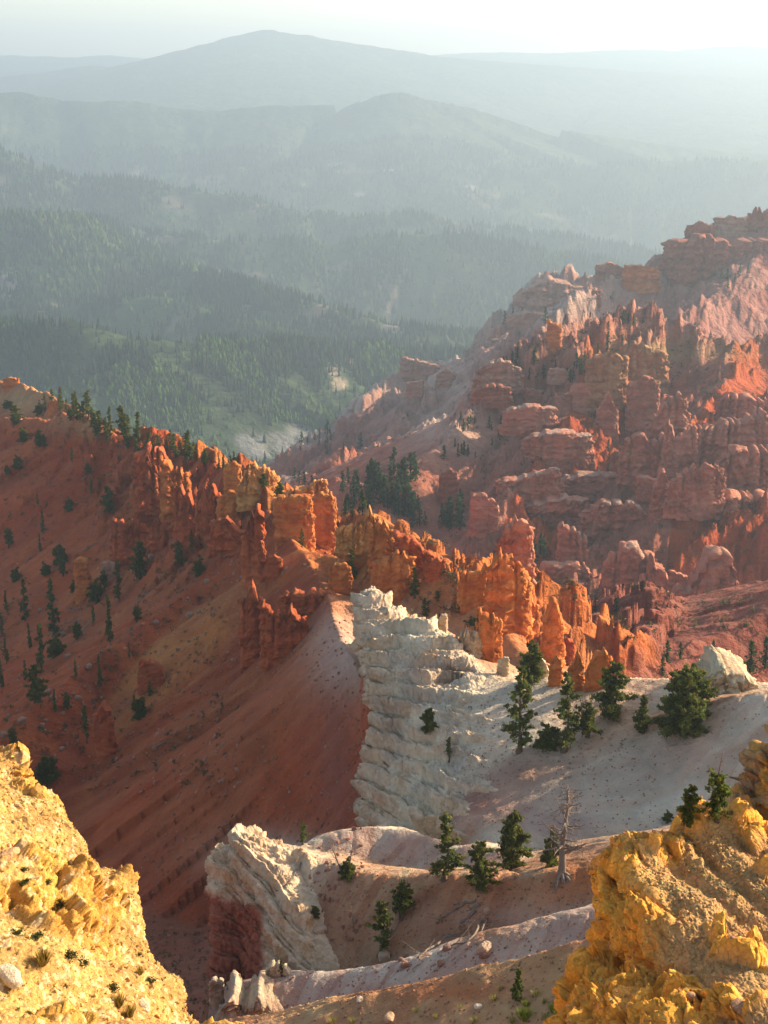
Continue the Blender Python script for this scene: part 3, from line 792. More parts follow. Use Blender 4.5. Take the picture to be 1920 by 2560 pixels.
FAR = [
    far_ridge([(-600,790,2700),(-100,800,2700),(0,806,2700),(200,822,2650),(400,845,2650),(600,858,2750),(800,852,2850),(1000,870,2900),(1300,900,2900),(1900,900,2900)], .42, wd=18, gl=.4, gr=.55, lam=(260, 90), seed=31),
    far_ridge([(-500,790,3700),(0,775,3700),(150,775,3700),(370,728,3700),(480,765,3600),(620,815,3450),(800,860,3300)], .42, wd=18, gl=.4, gr=.55, lam=(260, 90), seed=32),
    far_ridge([(-400,640,4300),(0,648,4300),(200,640,4300),(420,660,4300),(600,705,3800),(760,745,3700),(930,800,3500),(1100,830,3400),(1250,850,3700)], .4, wd=22, gl=.4, gr=.55, lam=(300, 110), seed=33),
    far_ridge([(-400,520,4300),(0,530,4300),(150,538,4300),(300,568,5100),(450,592,5100),(600,602,5100),(760,604,5100),(850,612,5100),(1000,590,5100),(1130,572,5100),(1250,596,5100),(1400,640,5000),(1700,680,5000)], .4, wd=28, gl=.4, gr=.55, lam=(380, 130), seed=34),
    far_ridge([(-300,300,6000),(-100,350,6000),(0,372,6000),(60,415,6000),(130,455,6000),(210,446,6000),(300,446,6000),(400,464,6000),(500,478,6000),(620,495,6000),(720,520,6000),(860,545,6000),(980,528,6000),(1100,545,6000),(1300,580,6000),(1600,620,5900)], .38, wd=30, gl=.4, gr=.55, lam=(480, 170), seed=35),
    far_ridge([(-300,420,8000),(0,440,8000),(200,458,8000),(400,432,8000),(560,420,8000),(700,404,8000),(850,425,8000),(1000,440,8000),(1200,425,8000),(1450,412,8000),(1700,402,8000),(2000,400,8000),(2500,390,8000)], .3, wd=90, gl=.4, gr=.55, lam=(700, 240), seed=36),
    far_ridge([(-400,240,8900),(-100,226,8900),(0,228,8900),(90,232,8900),(150,249,8900),(250,251,8900),(330,248,8900),(430,268,8900),(560,276,8900),(640,262,8900),(700,258,8900),(830,263,8900),(900,248,8900),
               (960,229,8900),(1010,228,8900),(1060,240,8900),(1150,258,8900),(1220,282,8900),(1330,315,8900),(1450,330,8900),(1700,368,8900),(2000,392,8900),(2500,400,8900)], .26, wd=28, gl=.3, gr=.45, lam=(1100, 380), seed=37),
    far_ridge([(1100,330,11800),(1300,318,11800),(1400,322,11800),(1560,332,11800),(1680,365,11800),(1800,385,11800),(2100,390,11800)], .22, wd=100, gl=.16, gr=.2, lam=(1300, 380), seed=38),
    far_ridge([(-700,240,13200),(-200,205,13200),(0,194,13200),(120,178,13200),(230,163,13200),(290,166,13200),(400,145,13200),(500,125,13200),(600,104,13200),(618,95,13200),(630,85,13200),(645,77,13200),(658,75,13200),(670,75,13200),(700,79,13200),(725,82,13200),(820,97,13200),(1000,126,13200),(1150,146,13200),
               (1400,166,13200),(1700,187,13200),(1920,198,13200),(2400,215,13200),(3000,230,13200)], .22, wd=15, gl=.1, gr=.14, lam=(1500,), seed=39),
    far_ridge([(-800,150,16800),(-100,140,16800),(0,138,16800),(130,141,16800),(180,145,16800),(260,138,16800),(320,144,16800),(420,156,16800),(700,170,16800),(1000,150,16800),(1120,134,16800),(1250,130,16800),(1350,134,16800),(1500,128,16800),(1600,123,16800),(1700,129,16800),(1800,116,16800),(1920,117,16800),(2500,125,16800),(3400,140,16800)],
              .10, wd=60, gl=.05, gr=.05, lam=(2000,), seed=40),
]


def H_far(X, Y):
    shp = X.shape
    X = X.ravel(); Y = Y.ravel()
    h = np.interp(Y, [1500, 2100, 2350, 3000, 4500, 6000, 9000, 14000, 40000], [-560, -640, -655, -700, -860, -960, -1050, -1100, -1100]) + (fbm2(X / 300, Y / 300, 3) - .5) * 40
    for r in FAR:
        ymin, ymax = r.p[:, 1].min(), r.p[:, 1].max()
        m = (Y > ymin - 0.45 * ymin) & (Y < ymax * 1.6)
        hr, _ = r.h(X[m], Y[m])
        d = (hr - h[m]) / (sm_ := np.clip(Y[m] * .004, 8, 80))
        h[m] = np.maximum(hr, h[m]) + sm_ * .25 * np.exp(-np.abs(d) * 1.5)
    return h.reshape(shp)


rowsF = np.concatenate([np.geomspace(1900, 8200, 380, endpoint=False), np.geomspace(8200, 18200, 170)])
colsF = np.concatenate([np.linspace(-1.0, -0.34, 30, endpoint=False), np.linspace(-0.34, 0.34, 360, endpoint=False), np.linspace(0.34, 1.4, 40)])
AF, YF = np.meshgrid(colsF, rowsF)
XF = AF * YF
hF = H_far(XF, YF)
hF += (fbm2(XF / 110, YF / 110, 4) - .5) * 26 * sstep(1900, 2600, YF)
cF = np.zeros(XF.shape + (3,)) + np.array(GREEN)
nf = fbm2(XF / 240, YF / 240, 5)[..., None]; nf2 = fbm2(XF / 60, YF / 60, 4)[..., None]
cF = cF * (0.6 + 0.8 * nf) + np.array((0.05, 0.07, 0.02)) * sstep(.5, .62, nf2) * .5
bald = sstep(.66, .71, fbm2(XF / 170 + 31, YF / 170, 4))
bald *= sstep(2900, 3500, YF) * (1 - sstep(8000, 9000, YF)) * .45
cF = cF * (1 - bald[..., None]) + np.array((0.30, 0.22, 0.17)) * bald[..., None]
spots = [(700, 1105, (170, 60), (0.27, 0.28, 0.28)), (20, 700, (50, 60), (0.34, 0.26, 0.22)), (15, 730, (40, 30), (0.34, 0.26, 0.22)), (390, 728, (45, 14), (0.33, 0.24, 0.18)), (620, 765, (22, 18), (0.34, 0.24, 0.18)),
         (990, 820, (45, 26), (0.36, 0.28, 0.22)), (880, 905, (36, 16), (0.45, 0.34, 0.24)), (850, 960, (28, 20), (0.55, 0.42, 0.28)), (835, 925, (22, 20), (0.5, 0.38, 0.26)), (980, 425, (40, 6), (.5, .4, .33)), (830, 411, (30, 5), (.5, .4, .33)),
         (210, 449, (24, 6), (.4, .34, .3)), (900, 485, (20, 8), (.42, .35, .3)), (1170, 470, (24, 12), (.42, .35, .3)), (760, 460, (12, 5), (.5, .4, .33))]
qxF, qyF = project(np.stack([XF, YF, hF], -1))
bald_keep = 1
balds = np.zeros(XF.shape)
for (px_, py_, r_, c_) in spots:
    m_ = np.exp(-(((qxF - px_) / r_[0]) ** 2 + ((qyF - py_) / r_[1]) ** 2))
    m_ = .75 * sstep(.28, .55, m_ * (.05 + 1.2 * fbm2(XF / 70, YF / 70, 5)))
    balds = np.maximum(balds, m_)
    cF = cF * (1 - m_[..., None]) + np.array(c_) * m_[..., None]
M_far = rock_mat('forest_floor', 60.0, bump=1.0, strata=0.0, mottle=0.45)
me = mesh_np('forested_hills', np.stack([XF, YF, hF], -1).reshape(-1, 3), grid_faces(len(rowsF), len(colsF)), cF.reshape(-1, 3))
hills = link('hills', me, M_far); tag(hills, kind='structure')
# ------------------------------------------------------------------ the two white fins, sunk into the land at their right and lower edges
def land_z(X, Y):
    i = np.interp(Y, rows, np.arange(len(rows))); j = np.interp(X / Y, cols, np.arange(len(cols)))
    i0 = np.clip(i.astype(int), 0, len(rows) - 2); j0 = np.clip(j.astype(int), 0, len(cols) - 2); fi = i - i0; fj = j - j0
    return hN[i0, j0] * (1 - fi) * (1 - fj) + hN[i0 + 1, j0] * fi * (1 - fj) + hN[i0, j0 + 1] * (1 - fi) * fj + hN[i0 + 1, j0 + 1] * fi * fj


def snap(G, u0, u1, v0, v1):
    G = G.copy()
    u = np.linspace(0, 1, G.shape[1])[None, :]; v = np.linspace(0, 1, G.shape[0])[:, None]
    k = np.maximum(sstep(u0, u1, u + 0 * v), sstep(v0, v1, v + 0 * u))
    G[..., 2] = G[..., 2] * (1 - k) + (land_z(G[..., 0], G[..., 1]) - .5 * sstep(.75, 1, k)) * k
    return G


G = snap(FIN1, .60, .96, .86, .99)
Ncam = face_cam(G)
u = np.linspace(0, 1, G.shape[1])[None, :]; fade = 1 - sstep(.72, .93, u)
jag = (fbm3(G[..., 0] / 1.8, G[..., 1] / 2.2, G[..., 2] * 0, 4) - .5) * 3.2
v = np.linspace(0, 1, G.shape[0])[:, None]
crest = np.exp(-((v - .18) / .05) ** 2) * (0.35 + .65 * (1 - sstep(.45, .8, u)))
G, riser = ledges(G, Ncam, 2.1, .95, tilt=(0, .32), wob=1.5, flute=.7, seed=3.3, mask=(0.15 + .85 * fade))
G[..., 2] += jag * crest
qx, qy = project(G)
X, Y, Z = G[..., 0], G[..., 1], G[..., 2]
nzz = fbm3(X / 2.2, Y / 2.2, Z / 1.4, 4)
c = np.zeros(G.shape) + np.array((0.78, 0.63, 0.44))
t = np.clip(sstep(.48, .7, nzz) * .5 + riser * .30, 0, .75)[..., None]
c = c * (1 - t) + np.array((0.54, 0.37, 0.22)) * t
t = (sstep(.5, .62, fbm3(X / 6, Y / 6, Z / 4 + 4, 4)) * .45)[..., None]
c = c * (1 - t) + np.array((0.44, 0.38, 0.32)) * t
edge = (1 - sstep(.10, .24, u + .10 * (fbm3(X / 3, Y / 3, Z / 3, 3) - .5) * 2)) * sstep(1640, 1760, qy) * (1 - sstep(1900, 1990, qy) * .6)
t = np.clip(edge, 0, 1)[..., None] * .9
c = c * (1 - t) + np.array((0.34, 0.12, 0.07)) * t
own_mesh('rock_fin', G, c, M_white, 'tall white stepped rock fin whose cliff drops to the red slope', 'rock fin')


G = snap(FIN2, .72, .97, .90, 1.0)
Ncam = face_cam(G)
u = np.linspace(0, 1, G.shape[1])[None, :]; v = np.linspace(0, 1, G.shape[0])[:, None]
G, riser = ledges(G, Ncam, 1.5, .50, tilt=(.30, 0), wob=1.2, flute=.9, seed=8.1, mask=(1 - .75 * sstep(.72, .95, u)))
G[..., 2] += (fbm3(G[..., 0] / 1.0, G[..., 1] / 1.3, G[..., 2] * 0, 4) - .5) * 1.3 * np.exp(-((v - .27) / .07) ** 2)
X, Y, Z = G[..., 0], G[..., 1], G[..., 2]
qx, qy = project(G)
c = np.zeros(G.shape) + np.array((0.76, 0.60, 0.41))
t = np.clip(sstep(.42, .66, fbm3(X / 1.2, Y / 1.2, Z / 2.2, 4)) * .5 + riser * .25, 0, .8)[..., None]
c = c * (1 - t) + np.array((0.55, 0.33, 0.16)) * t
line = 2238 + (qx - 530) * .30 + 46 * (fbm3(X / 1.6, Y / 1.6, Z / 1.6, 4) - .5)
t = (sstep(-12, 14, qy - line) * (1 - sstep(645, 668, qx)))[..., None]
c = c * (1 - t) + np.array((0.42, 0.14, 0.08)) * t
own_mesh('rock_fin', G, c, M_white, 'lower white rock fin with a dark red foot, left end of the near bench', 'rock fin')

# ------------------------------------------------------------------ what a pixel's ray meets (for setting things down on the land)
bpy.context.view_layer.update()
CAST = [ground, canyon, hills] + [o for o in C.objects if o.get('category') in ('rock fin', 'rock slope', 'rock outcrop')]


def hit(px, py, objs=None, dmax=90000):
    d = ray(px, py); best = None
    for o in (objs or CAST):
        org = -o.location
        ok, loc, nor, idx = o.ray_cast(org, d)
        if ok:
            p = np.array(loc + o.location)
            if best is None or p[1] < best[1]: best = p
    return best


LAND = [ground, canyon]
M_rock = {
    'mid': rock_mat('red_rock', 2.6, bump=0.9, strata=0.22, mottle=0.26, vertical=.35, band=1.0),
    'far': rock_mat('red_rock_far', 6.5, bump=1.0, strata=0.22, mottle=0.22, vertical=.35, band=1.0),
}
STR_SEED = 5.5


def fin(x0, x1, ytop, ybase, col, label, cat='rock formation', group=None, prof=None, thick=None, spikes=None, jag=0.30, slant=0.0, cap=None, flare=0.25, D=None, skew=0.0, name='rock_tower', mat=None, white=0.0, rng=None, pk=.42):
    """a wall or tower of layered rock standing on the land between photograph columns x0..x1.
    prof: relative heights along it (0..1); spikes: how many pinnacles; skew: metres further away per metre to the right"""
    rng = rng or random.Random(int(x0 * 7 + ytop))
    xc = (x0 + x1) / 2; grp_far = group == NA
    h0 = hit(xc, ybase, LAND)
    if D is None:
        D = h0[1] if h0 is not None else 600
    base = P(xc, ybase, D); topz = P(xc, ytop, D)[2]
    Hh = topz - base[2]
    W = P(x1, ybase, D)[0] - P(x0, ybase, D)[0]
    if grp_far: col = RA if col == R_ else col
    W = W / math.sqrt(1 + skew * skew * .35)
    ppx = (x1 - x0) * 0.4; pph = (ybase - ytop) * 0.4
    th = thick if thick else min(max(W * .33, Hh * .22), W * .8)
    nu = int(np.clip(ppx * 2.3, 28, 300)); nv = int(np.clip(pph * 1.15, 14, 120))
    seed = rng.random() * 50
    # closed plan outline round a spine from -W/2 to W/2
    tt = np.linspace(0, 2 * math.pi, nu, endpoint=False)
    cx, sy = np.cos(tt), np.sin(tt)
    sx = np.sign(cx) * np.abs(cx) ** .75 * .5; syy = np.sign(sy) * np.abs(sy) ** .8
    s = sx + .5                                                      # 0..1 along the spine
    nsp = spikes if spikes is not None else max(1, int(round(W / max(Hh * .33, 1.5))))
    prof = np.array(prof if prof is not None else [.82, 1, .9], float)
    ph = np.interp(s, np.linspace(0, 1, len(prof)), prof)
    # pinnacles: a pattern along the spine, notched between
    w1 = s * nsp + .35 * np.sin(s * nsp * 2.1 + seed)
    notch = np.abs(np.sin(math.pi * w1)) ** .55
    n1 = fbm2(s * nsp * 2.3 + seed, s * 0 + seed, 4)
    T = ph * (1 - jag * (1 - notch)) - jag * .9 * (n1 - .35) * .8
    Tq = np.round(T * 9 + (n1 - .5)) / 9
    T = np.clip(T * .35 + Tq * .65, .12, 1.05)
    v = np.concatenate([np.linspace(-.28, 1, nv), [1.0] * 3])
    k = np.concatenate([np.ones(nv), [.72, .38, 0.0]])               # the top closes onto the spine
    lift = np.concatenate([np.zeros(nv), [.012, .022, .026]])
    S_, V_ = np.meshgrid(s, v); K_ = k[:, None]
    NT = np.broadcast_to(notch, S_.shape)
    z = base[2] + Hh * (V_ * T[None, :] + lift[:, None])
    z = np.where(V_ < 0, base[2] + Hh * V_, z)
    strat = fbm2(z / (Hh * .16) + seed * 0 + STR_SEED + D * .01, S_ * .9 + seed, 3, .6)
    hard = (vn2(z / (Hh * .085) + STR_SEED, S_ * 1.3 + seed) - .5)
    taper = 1 + flare * (1 - np.clip(V_, 0, 1)) ** 1.8 - .10 * np.clip(V_, 0, 1) ** 4
    kS = float(np.clip(1.3 * Hh / W, .35, 1)); wid = taper * (1 + kS * (.34 * (strat - .5) + .22 * hard))
    pinch = 1 - pk * (1 - NT) * np.clip(V_ * 1.1 + .25, 0, 1)
    X = sx[None, :] * W * (taper * .35 + .65) * (1 + .10 * (strat - .5) + .07 * hard)
    Yl = syy[None, :] * th * .5 * wid * pinch
    # close the top on the spine
    X = X * (K_ * .12 + .88) if True else X
    Yl = Yl * K_
    # buttresses and flutes
    px_, py_ = X + seed * 3, Yl
    fl = fbm3(px_ / (Hh * .16), py_ / (Hh * .16) + seed, z / (Hh * .8), 4) - .5
    fl2 = fbm3(px_ / (Hh * .07), py_ / (Hh * .07) + seed, z / (Hh * .07), 4) - .5
    fl3 = fbm3(px_ / (Hh * .025), py_ / (Hh * .025) + seed, z / (Hh * .035), 3) - .5
    push = (fl * (.40 + .25 * (1 - kS)) + fl2 * .26 + fl3 * .12) * min(th, Hh * .5)
    nrm = np.stack([sx * 2 / max(W, .1), syy / max(th, .1)], 0); nrm = nrm / (np.linalg.norm(nrm, axis=0) + 1e-9)
    fq, ck = facet3(px_ / (Hh * .10) + seed, py_ / (Hh * .10), z / (Hh * .085)); push = push + (.16 * fq + .05 * sstep(0, .1, ck)) * min(th, Hh * .5)
    X = X + nrm[0][None, :] * push * K_; Yl = Yl + nrm[1][None, :] * push * K_
    z = z + Hh * .05 * (fbm2(X / (Hh * .08) + seed, Yl / (Hh * .08), 3) - .5) * (V_ > .9)
    lean = slant * Hh * np.clip(V_, 0, 1)
    xx = X + lean; yy = Yl + skew * X
    G = np.stack([xx, yy, z - base[2]], -1)
    # colour follows the beds
    b1 = fbm2(z / (Hh * .10) + 3, S_ + seed, 3)[..., None]; b2 = fbm3(xx / (Hh * .3) + seed, yy / (Hh * .3), z / (Hh * .3), 4)[..., None]
    c = np.array(col) * (.55 + .90 * b1)
    c2 = np.array(col) * np.array((1.10, 1.32, 1.35))
    c = c * (1 - sstep(.5, .7, b2)) + c2 * sstep(.5, .7, b2)
    if white > 0:
        tw = (sstep(1 - white * .7, 1 - white * .7 + .05, V_ + .7 * (b2[..., 0] - .6)) * .6)[..., None]
        c = c * (1 - tw) + np.array((0.42, 0.33, 0.26)) * tw
    V = G.reshape(-1, 3)
    me = mesh_np(name, V, grid_faces(len(v), nu, wrap=True), np.clip(c.reshape(-1, 3), 0, 1))
    o = link(name, me, mat or M_rock['mid' if D < 450 else 'far'], loc=base)
    tag(o, label, cat, group)
    return o


RA = (0.47, 0.185, 0.115); R_ = (0.41, 0.096, 0.034); O_ = (0.54, 0.17, 0.045); Y_c = (0.54, 0.225, 0.068); YO = (0.40, 0.19, 0.085); M_ = (0.35, 0.125, 0.075); P_ = (0.42, 0.22, 0.15); W_ = (0.56, 0.44, 0.29)  # RA is R_ made paler and pinker, haze mixed in, for the amphitheatre
NR = 'towers of the lit red ridge'; NA = 'towers and walls of the shaded amphitheatre'; NU = 'cliffs of the upper right rim'; NP_ = 'pale shelves above the valley'; NW = 'small white pinnacles on the bench'
F = [
 # --- lit red ridge, left of its crest
 (345,430,1105,1300,R_,'tall red wall at the head of the ridge, castellated top beside the dark slope',NR,dict(prof=[.9,1,.95,.8],spikes=4,jag=.16,skew=.8)),
 (410,475,1135,1290,O_,'fluted orange wall next to the tall red wall, small knob on top',NR,dict(prof=[1,.8,.7],spikes=3,jag=.2,skew=.5)),
 (284,378,1288,1396,R_,'low castellated block furthest down the left flank of the red ridge',NR,dict(prof=[1,.85,.9,.7],spikes=5,jag=.3)),
 (372,440,1290,1370,R_,'low red wall with four knobs right of the castellated block',NR,dict(prof=[.8,1,.8],spikes=4,jag=.4)),
 (398,428,1217,1275,O_,'short square pillar with a pale cap standing before the red wall',NR,dict(spikes=1,jag=.1)),
 (438,500,1200,1342,R_,'red buttress with a rounded double head in the middle of the cluster',NR,dict(prof=[1,.9,.6],spikes=2,jag=.35)),
 (492,556,1197,1352,R_,'broad red buttress with crumbling sides left of the stacked-disc tower',NR,dict(prof=[.8,1,.8],spikes=2,jag=.3)),
 (545,605,1217,1310,O_,'tower like a stack of discs below the crest pillar',NR,dict(prof=[.7,1,.8],spikes=1,jag=.2)),
 (530,640,1290,1376,R_,'wide red shoulder block under the stack of discs',NR,dict(prof=[.9,1,.7,.5],spikes=3,jag=.2)),
 (562,606,1153,1235,O_,'square-headed pillar standing alone on the ridge crest',NR,dict(spikes=1,jag=.08,flare=.15)),
 (606,668,1262,1450,R_,'narrow rib of knobs running down from the crest',NR,dict(prof=[.6,1,.9],spikes=3,jag=.3,skew=-.6)),
 (664,706,1385,1442,R_,'small dark red rib with a flat head on the shaded flank',NR,dict(spikes=2,jag=.2)),
 (608,662,1448,1650,R_,'tall rounded tower at the lower end of the red spur',NR,dict(prof=[.8,1,.75],spikes=1,jag=.2,flare=.2)),
 (655,772,1500,1635,R_,'fluted wall stepping down right of the rounded tower',NR,dict(prof=[1,.8,.85,.6],spikes=5,jag=.25)),
 (700,850,1470,1530,R_,'low dark wall closing the hollow behind the fluted wall',NR,dict(prof=[.7,1,.9,.8],spikes=5,jag=.3)),
 (350,410,1638,1715,R_,'lone blocky stump with crumbling edges on the shaded slope',NR,dict(prof=[.9,1,.6],spikes=2,jag=.2,D=None)),
 (246,292,1755,1890,R_,'isolated leaning pillar low on the shaded slope',NR,dict(spikes=1,jag=.12,slant=-.05)),
 (192,226,1385,1490,O_,'isolated pillar among the trees on the far left flank',NR,dict(spikes=1,jag=.12)),
 (255,290,1400,1450,P_,'pale-topped stump beside the isolated pillar',NR,dict(spikes=1,jag=.2)),
 (120,150,1000,1030,O_,'small orange knob on the left skyline',NR,dict(spikes=2,jag=.2)),
 (10,50,940,970,O_,'ragged orange rocks at the top left of the skyline',NR,dict(spikes=3,jag=.4)),
 # --- right of the crest
 (688,782,1238,1345,O_,'flat-topped orange wall right of the crest',NR,dict(prof=[.95,1,.98],spikes=2,jag=.08,flare=.12)),
 (776,842,1232,1362,O_,'massive square orange tower split by a dark joint',NR,dict(prof=[.9,1,.95],spikes=2,jag=.14,flare=.12)),
 (600,700,1143,1240,Y_c,'row of yellow pinnacles catching the sun behind the crest pillar',NR,dict(prof=[.6,1,.8,.5],spikes=6,jag=.35,skew=.5)),
 (695,818,1198,1262,Y_c,'pale yellow comb of pinnacles behind the flat-topped wall',NR,dict(prof=[.5,.7,.8,1],spikes=9,jag=.35,skew=.3)),
 (845,965,1268,1400,Y_c,'sunlit yellow comb with vertical flutes past the square tower',NR,dict(prof=[.7,.75,1,.6],spikes=7,jag=.3,skew=.4)),
 (925,985,1290,1400,O_,'rounded orange fin at the end of the yellow comb',NR,dict(prof=[.7,1,.7],spikes=2,jag=.3)),
 (985,1100,1328,1425,R_,'red wall tapering away right behind the yellow comb',NR,dict(prof=[1,.9,.6,.3],spikes=4,jag=.2)),
 (1060,1112,1394,1440,R_,'last low knob of the tapering red wall',NR,dict(spikes=2,jag=.3)),
 (822,880,1400,1480,O_,'thin orange walls in front of the ridge, edge-on to the sun',NR,dict(prof=[.9,1,.8],spikes=3,jag=.35)),
 (930,1035,1378,1500,O_,'bright orange wall with a rounded top above the white fin',NR,dict(prof=[.8,.9,1,.9],spikes=3,jag=.15)),
 (1146,1216,1408,1510,O_,'yellow-orange block left of the great comb',NR,dict(prof=[.85,.8,1],spikes=3,jag=.2)),
 (1212,1325,1368,1560,O_,'great orange comb, the tallest of the lit towers',NR,dict(prof=[.75,1,.92,.8,.6],spikes=4,jag=.18,flare=.3,skew=.4)),
 (1280,1345,1455,1560,O_,'knobbly shoulder stepping down from the great comb',NR,dict(prof=[1,.7,.45],spikes=3,jag=.25)),
 (1190,1250,1520,1650,O_,'fluted orange face below the great comb',NR,dict(prof=[1,.9,.8],spikes=4,jag=.1)),
 (1352,1402,1482,1660,O_,'slender orange spire beside the amphitheatre',NR,dict(prof=[.55,1,.6],spikes=1,jag=.15,flare=.6)),
 (1395,1434,1555,1660,R_,'ragged red rib right of the slender spire',NR,dict(prof=[1,.7,.5],spikes=2,jag=.3)),
 (1372,1404,1638,1712,O_,'small pointed orange fin above the bench',NR,dict(spikes=1,jag=.1,flare=.4)),
 (1420,1460,1624,1722,O_,'pointed orange fin between two pines on the bench',NR,dict(spikes=1,jag=.1,flare=.4,prof=[.5,1,.55])),
 (1462,1526,1618,1722,O_,'twin-headed orange fin right of the pointed fin',NR,dict(prof=[.6,.9,1,.8],spikes=2,jag=.2)),
 (1085,1118,1530,1588,W_,'small white pinnacles behind the shoulder of the white fin',NW,dict(spikes=2,jag=.4,D=196)),
 (1120,1202,1560,1645,W_,'white jagged crown on the crest of the bench',NW,dict(prof=[.6,.7,1,.7],spikes=4,jag=.4,D=188)),
 (1243,1272,1638,1690,W_,'single white tooth on the crest of the bench',NW,dict(spikes=1,jag=.2,D=180)),
 (1310,1372,1625,1712,W_,'white teeth under the hazy pine at the crest',NW,dict(prof=[.4,1,.5],spikes=3,jag=.4,D=175)),
 (1455,1500,1668,1720,W_,'white stump in front of the twin-headed orange fin',NW,dict(spikes=2,jag=.3,D=171)),
 (1742,1885,1638,1790,W_,'broad white crumbling mound at the right end of the bench',NW,dict(prof=[.7,1,.95,.9,.75,.5],spikes=3,jag=.07,flare=.45,D=160,thick=8,pk=.12)),
 (525,560,2440,2500,(0.48,0.36,0.25),'little white pillar on the pale spur at the bottom',NW,dict(spikes=1,jag=.15,D=105)),
 (555,720,2448,2600,(0.48,0.34,0.23),'crumbling white teeth along the end of the pale spur',NW,dict(prof=[.6,1,.8,.95,.75,.6],spikes=2,jag=.22,D=103,thick=5,flare=.5,pk=.2)),
 (660,740,2400,2470,W_,'white ledge with a tiny fir behind the crumbling teeth',NW,dict(prof=[.8,1,.5],spikes=3,jag=.3,D=106)),
 # --- amphitheatre
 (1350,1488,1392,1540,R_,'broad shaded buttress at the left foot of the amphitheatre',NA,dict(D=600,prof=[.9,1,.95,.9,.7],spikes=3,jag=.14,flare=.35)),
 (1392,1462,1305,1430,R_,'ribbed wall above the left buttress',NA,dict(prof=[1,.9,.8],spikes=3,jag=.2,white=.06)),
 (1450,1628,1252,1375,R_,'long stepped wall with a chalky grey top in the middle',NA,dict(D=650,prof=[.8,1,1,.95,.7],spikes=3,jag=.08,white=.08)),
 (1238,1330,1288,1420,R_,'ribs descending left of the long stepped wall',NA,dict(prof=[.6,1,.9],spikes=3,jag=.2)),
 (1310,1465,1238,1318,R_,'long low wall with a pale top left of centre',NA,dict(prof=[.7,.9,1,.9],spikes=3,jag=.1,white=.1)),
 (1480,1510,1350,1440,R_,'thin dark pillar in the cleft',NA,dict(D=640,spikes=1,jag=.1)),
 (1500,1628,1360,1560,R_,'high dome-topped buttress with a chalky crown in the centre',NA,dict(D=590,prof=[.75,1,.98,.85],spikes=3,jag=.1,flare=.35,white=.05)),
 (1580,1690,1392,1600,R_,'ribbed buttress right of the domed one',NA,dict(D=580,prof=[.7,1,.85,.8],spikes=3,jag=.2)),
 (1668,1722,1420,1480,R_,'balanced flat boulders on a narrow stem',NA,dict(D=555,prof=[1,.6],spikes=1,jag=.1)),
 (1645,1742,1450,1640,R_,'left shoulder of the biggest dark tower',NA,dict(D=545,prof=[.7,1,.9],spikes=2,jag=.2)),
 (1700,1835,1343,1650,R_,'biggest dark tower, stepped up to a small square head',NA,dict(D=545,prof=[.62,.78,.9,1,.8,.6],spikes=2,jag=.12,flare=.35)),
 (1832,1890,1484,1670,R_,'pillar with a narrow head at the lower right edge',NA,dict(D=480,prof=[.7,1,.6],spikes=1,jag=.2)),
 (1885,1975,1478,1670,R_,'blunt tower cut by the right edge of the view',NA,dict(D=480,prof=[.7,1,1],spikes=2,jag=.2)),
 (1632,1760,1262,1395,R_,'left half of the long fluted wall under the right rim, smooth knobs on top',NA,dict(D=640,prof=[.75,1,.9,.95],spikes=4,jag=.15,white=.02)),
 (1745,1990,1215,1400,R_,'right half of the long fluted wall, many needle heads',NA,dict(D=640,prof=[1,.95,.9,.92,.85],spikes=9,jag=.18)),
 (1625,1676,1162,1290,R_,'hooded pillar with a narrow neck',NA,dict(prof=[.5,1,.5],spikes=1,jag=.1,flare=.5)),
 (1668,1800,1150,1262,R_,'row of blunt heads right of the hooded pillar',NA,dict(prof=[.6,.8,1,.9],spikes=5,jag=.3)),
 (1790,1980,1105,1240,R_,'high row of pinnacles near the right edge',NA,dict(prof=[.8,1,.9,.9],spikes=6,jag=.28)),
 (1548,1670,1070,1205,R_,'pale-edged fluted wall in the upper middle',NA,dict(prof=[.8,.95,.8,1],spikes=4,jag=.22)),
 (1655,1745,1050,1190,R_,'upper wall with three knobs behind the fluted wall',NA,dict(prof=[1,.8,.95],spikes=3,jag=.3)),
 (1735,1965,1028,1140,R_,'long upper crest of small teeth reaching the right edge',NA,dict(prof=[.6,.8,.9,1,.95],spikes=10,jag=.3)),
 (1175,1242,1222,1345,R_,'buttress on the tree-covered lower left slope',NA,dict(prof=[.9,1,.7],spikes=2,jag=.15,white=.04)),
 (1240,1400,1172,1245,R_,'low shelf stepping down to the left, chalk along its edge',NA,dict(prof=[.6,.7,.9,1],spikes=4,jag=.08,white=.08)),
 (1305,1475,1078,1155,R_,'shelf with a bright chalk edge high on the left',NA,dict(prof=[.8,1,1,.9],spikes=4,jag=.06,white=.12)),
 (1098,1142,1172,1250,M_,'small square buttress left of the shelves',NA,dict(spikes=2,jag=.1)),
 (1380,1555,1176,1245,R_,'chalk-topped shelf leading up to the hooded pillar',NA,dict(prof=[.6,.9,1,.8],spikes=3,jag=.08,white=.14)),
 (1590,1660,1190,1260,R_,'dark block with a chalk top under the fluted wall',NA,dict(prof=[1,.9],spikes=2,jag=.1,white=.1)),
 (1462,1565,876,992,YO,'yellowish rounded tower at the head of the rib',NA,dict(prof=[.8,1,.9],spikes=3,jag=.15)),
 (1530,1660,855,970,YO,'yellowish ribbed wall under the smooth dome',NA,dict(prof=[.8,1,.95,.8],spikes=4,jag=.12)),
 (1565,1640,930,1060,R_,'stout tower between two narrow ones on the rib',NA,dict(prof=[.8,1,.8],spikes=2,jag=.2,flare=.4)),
 (1488,1542,980,1078,R_,'bell-shaped tower with a small knob',NA,dict(prof=[.5,1,.5],spikes=1,jag=.1,flare=.4)),
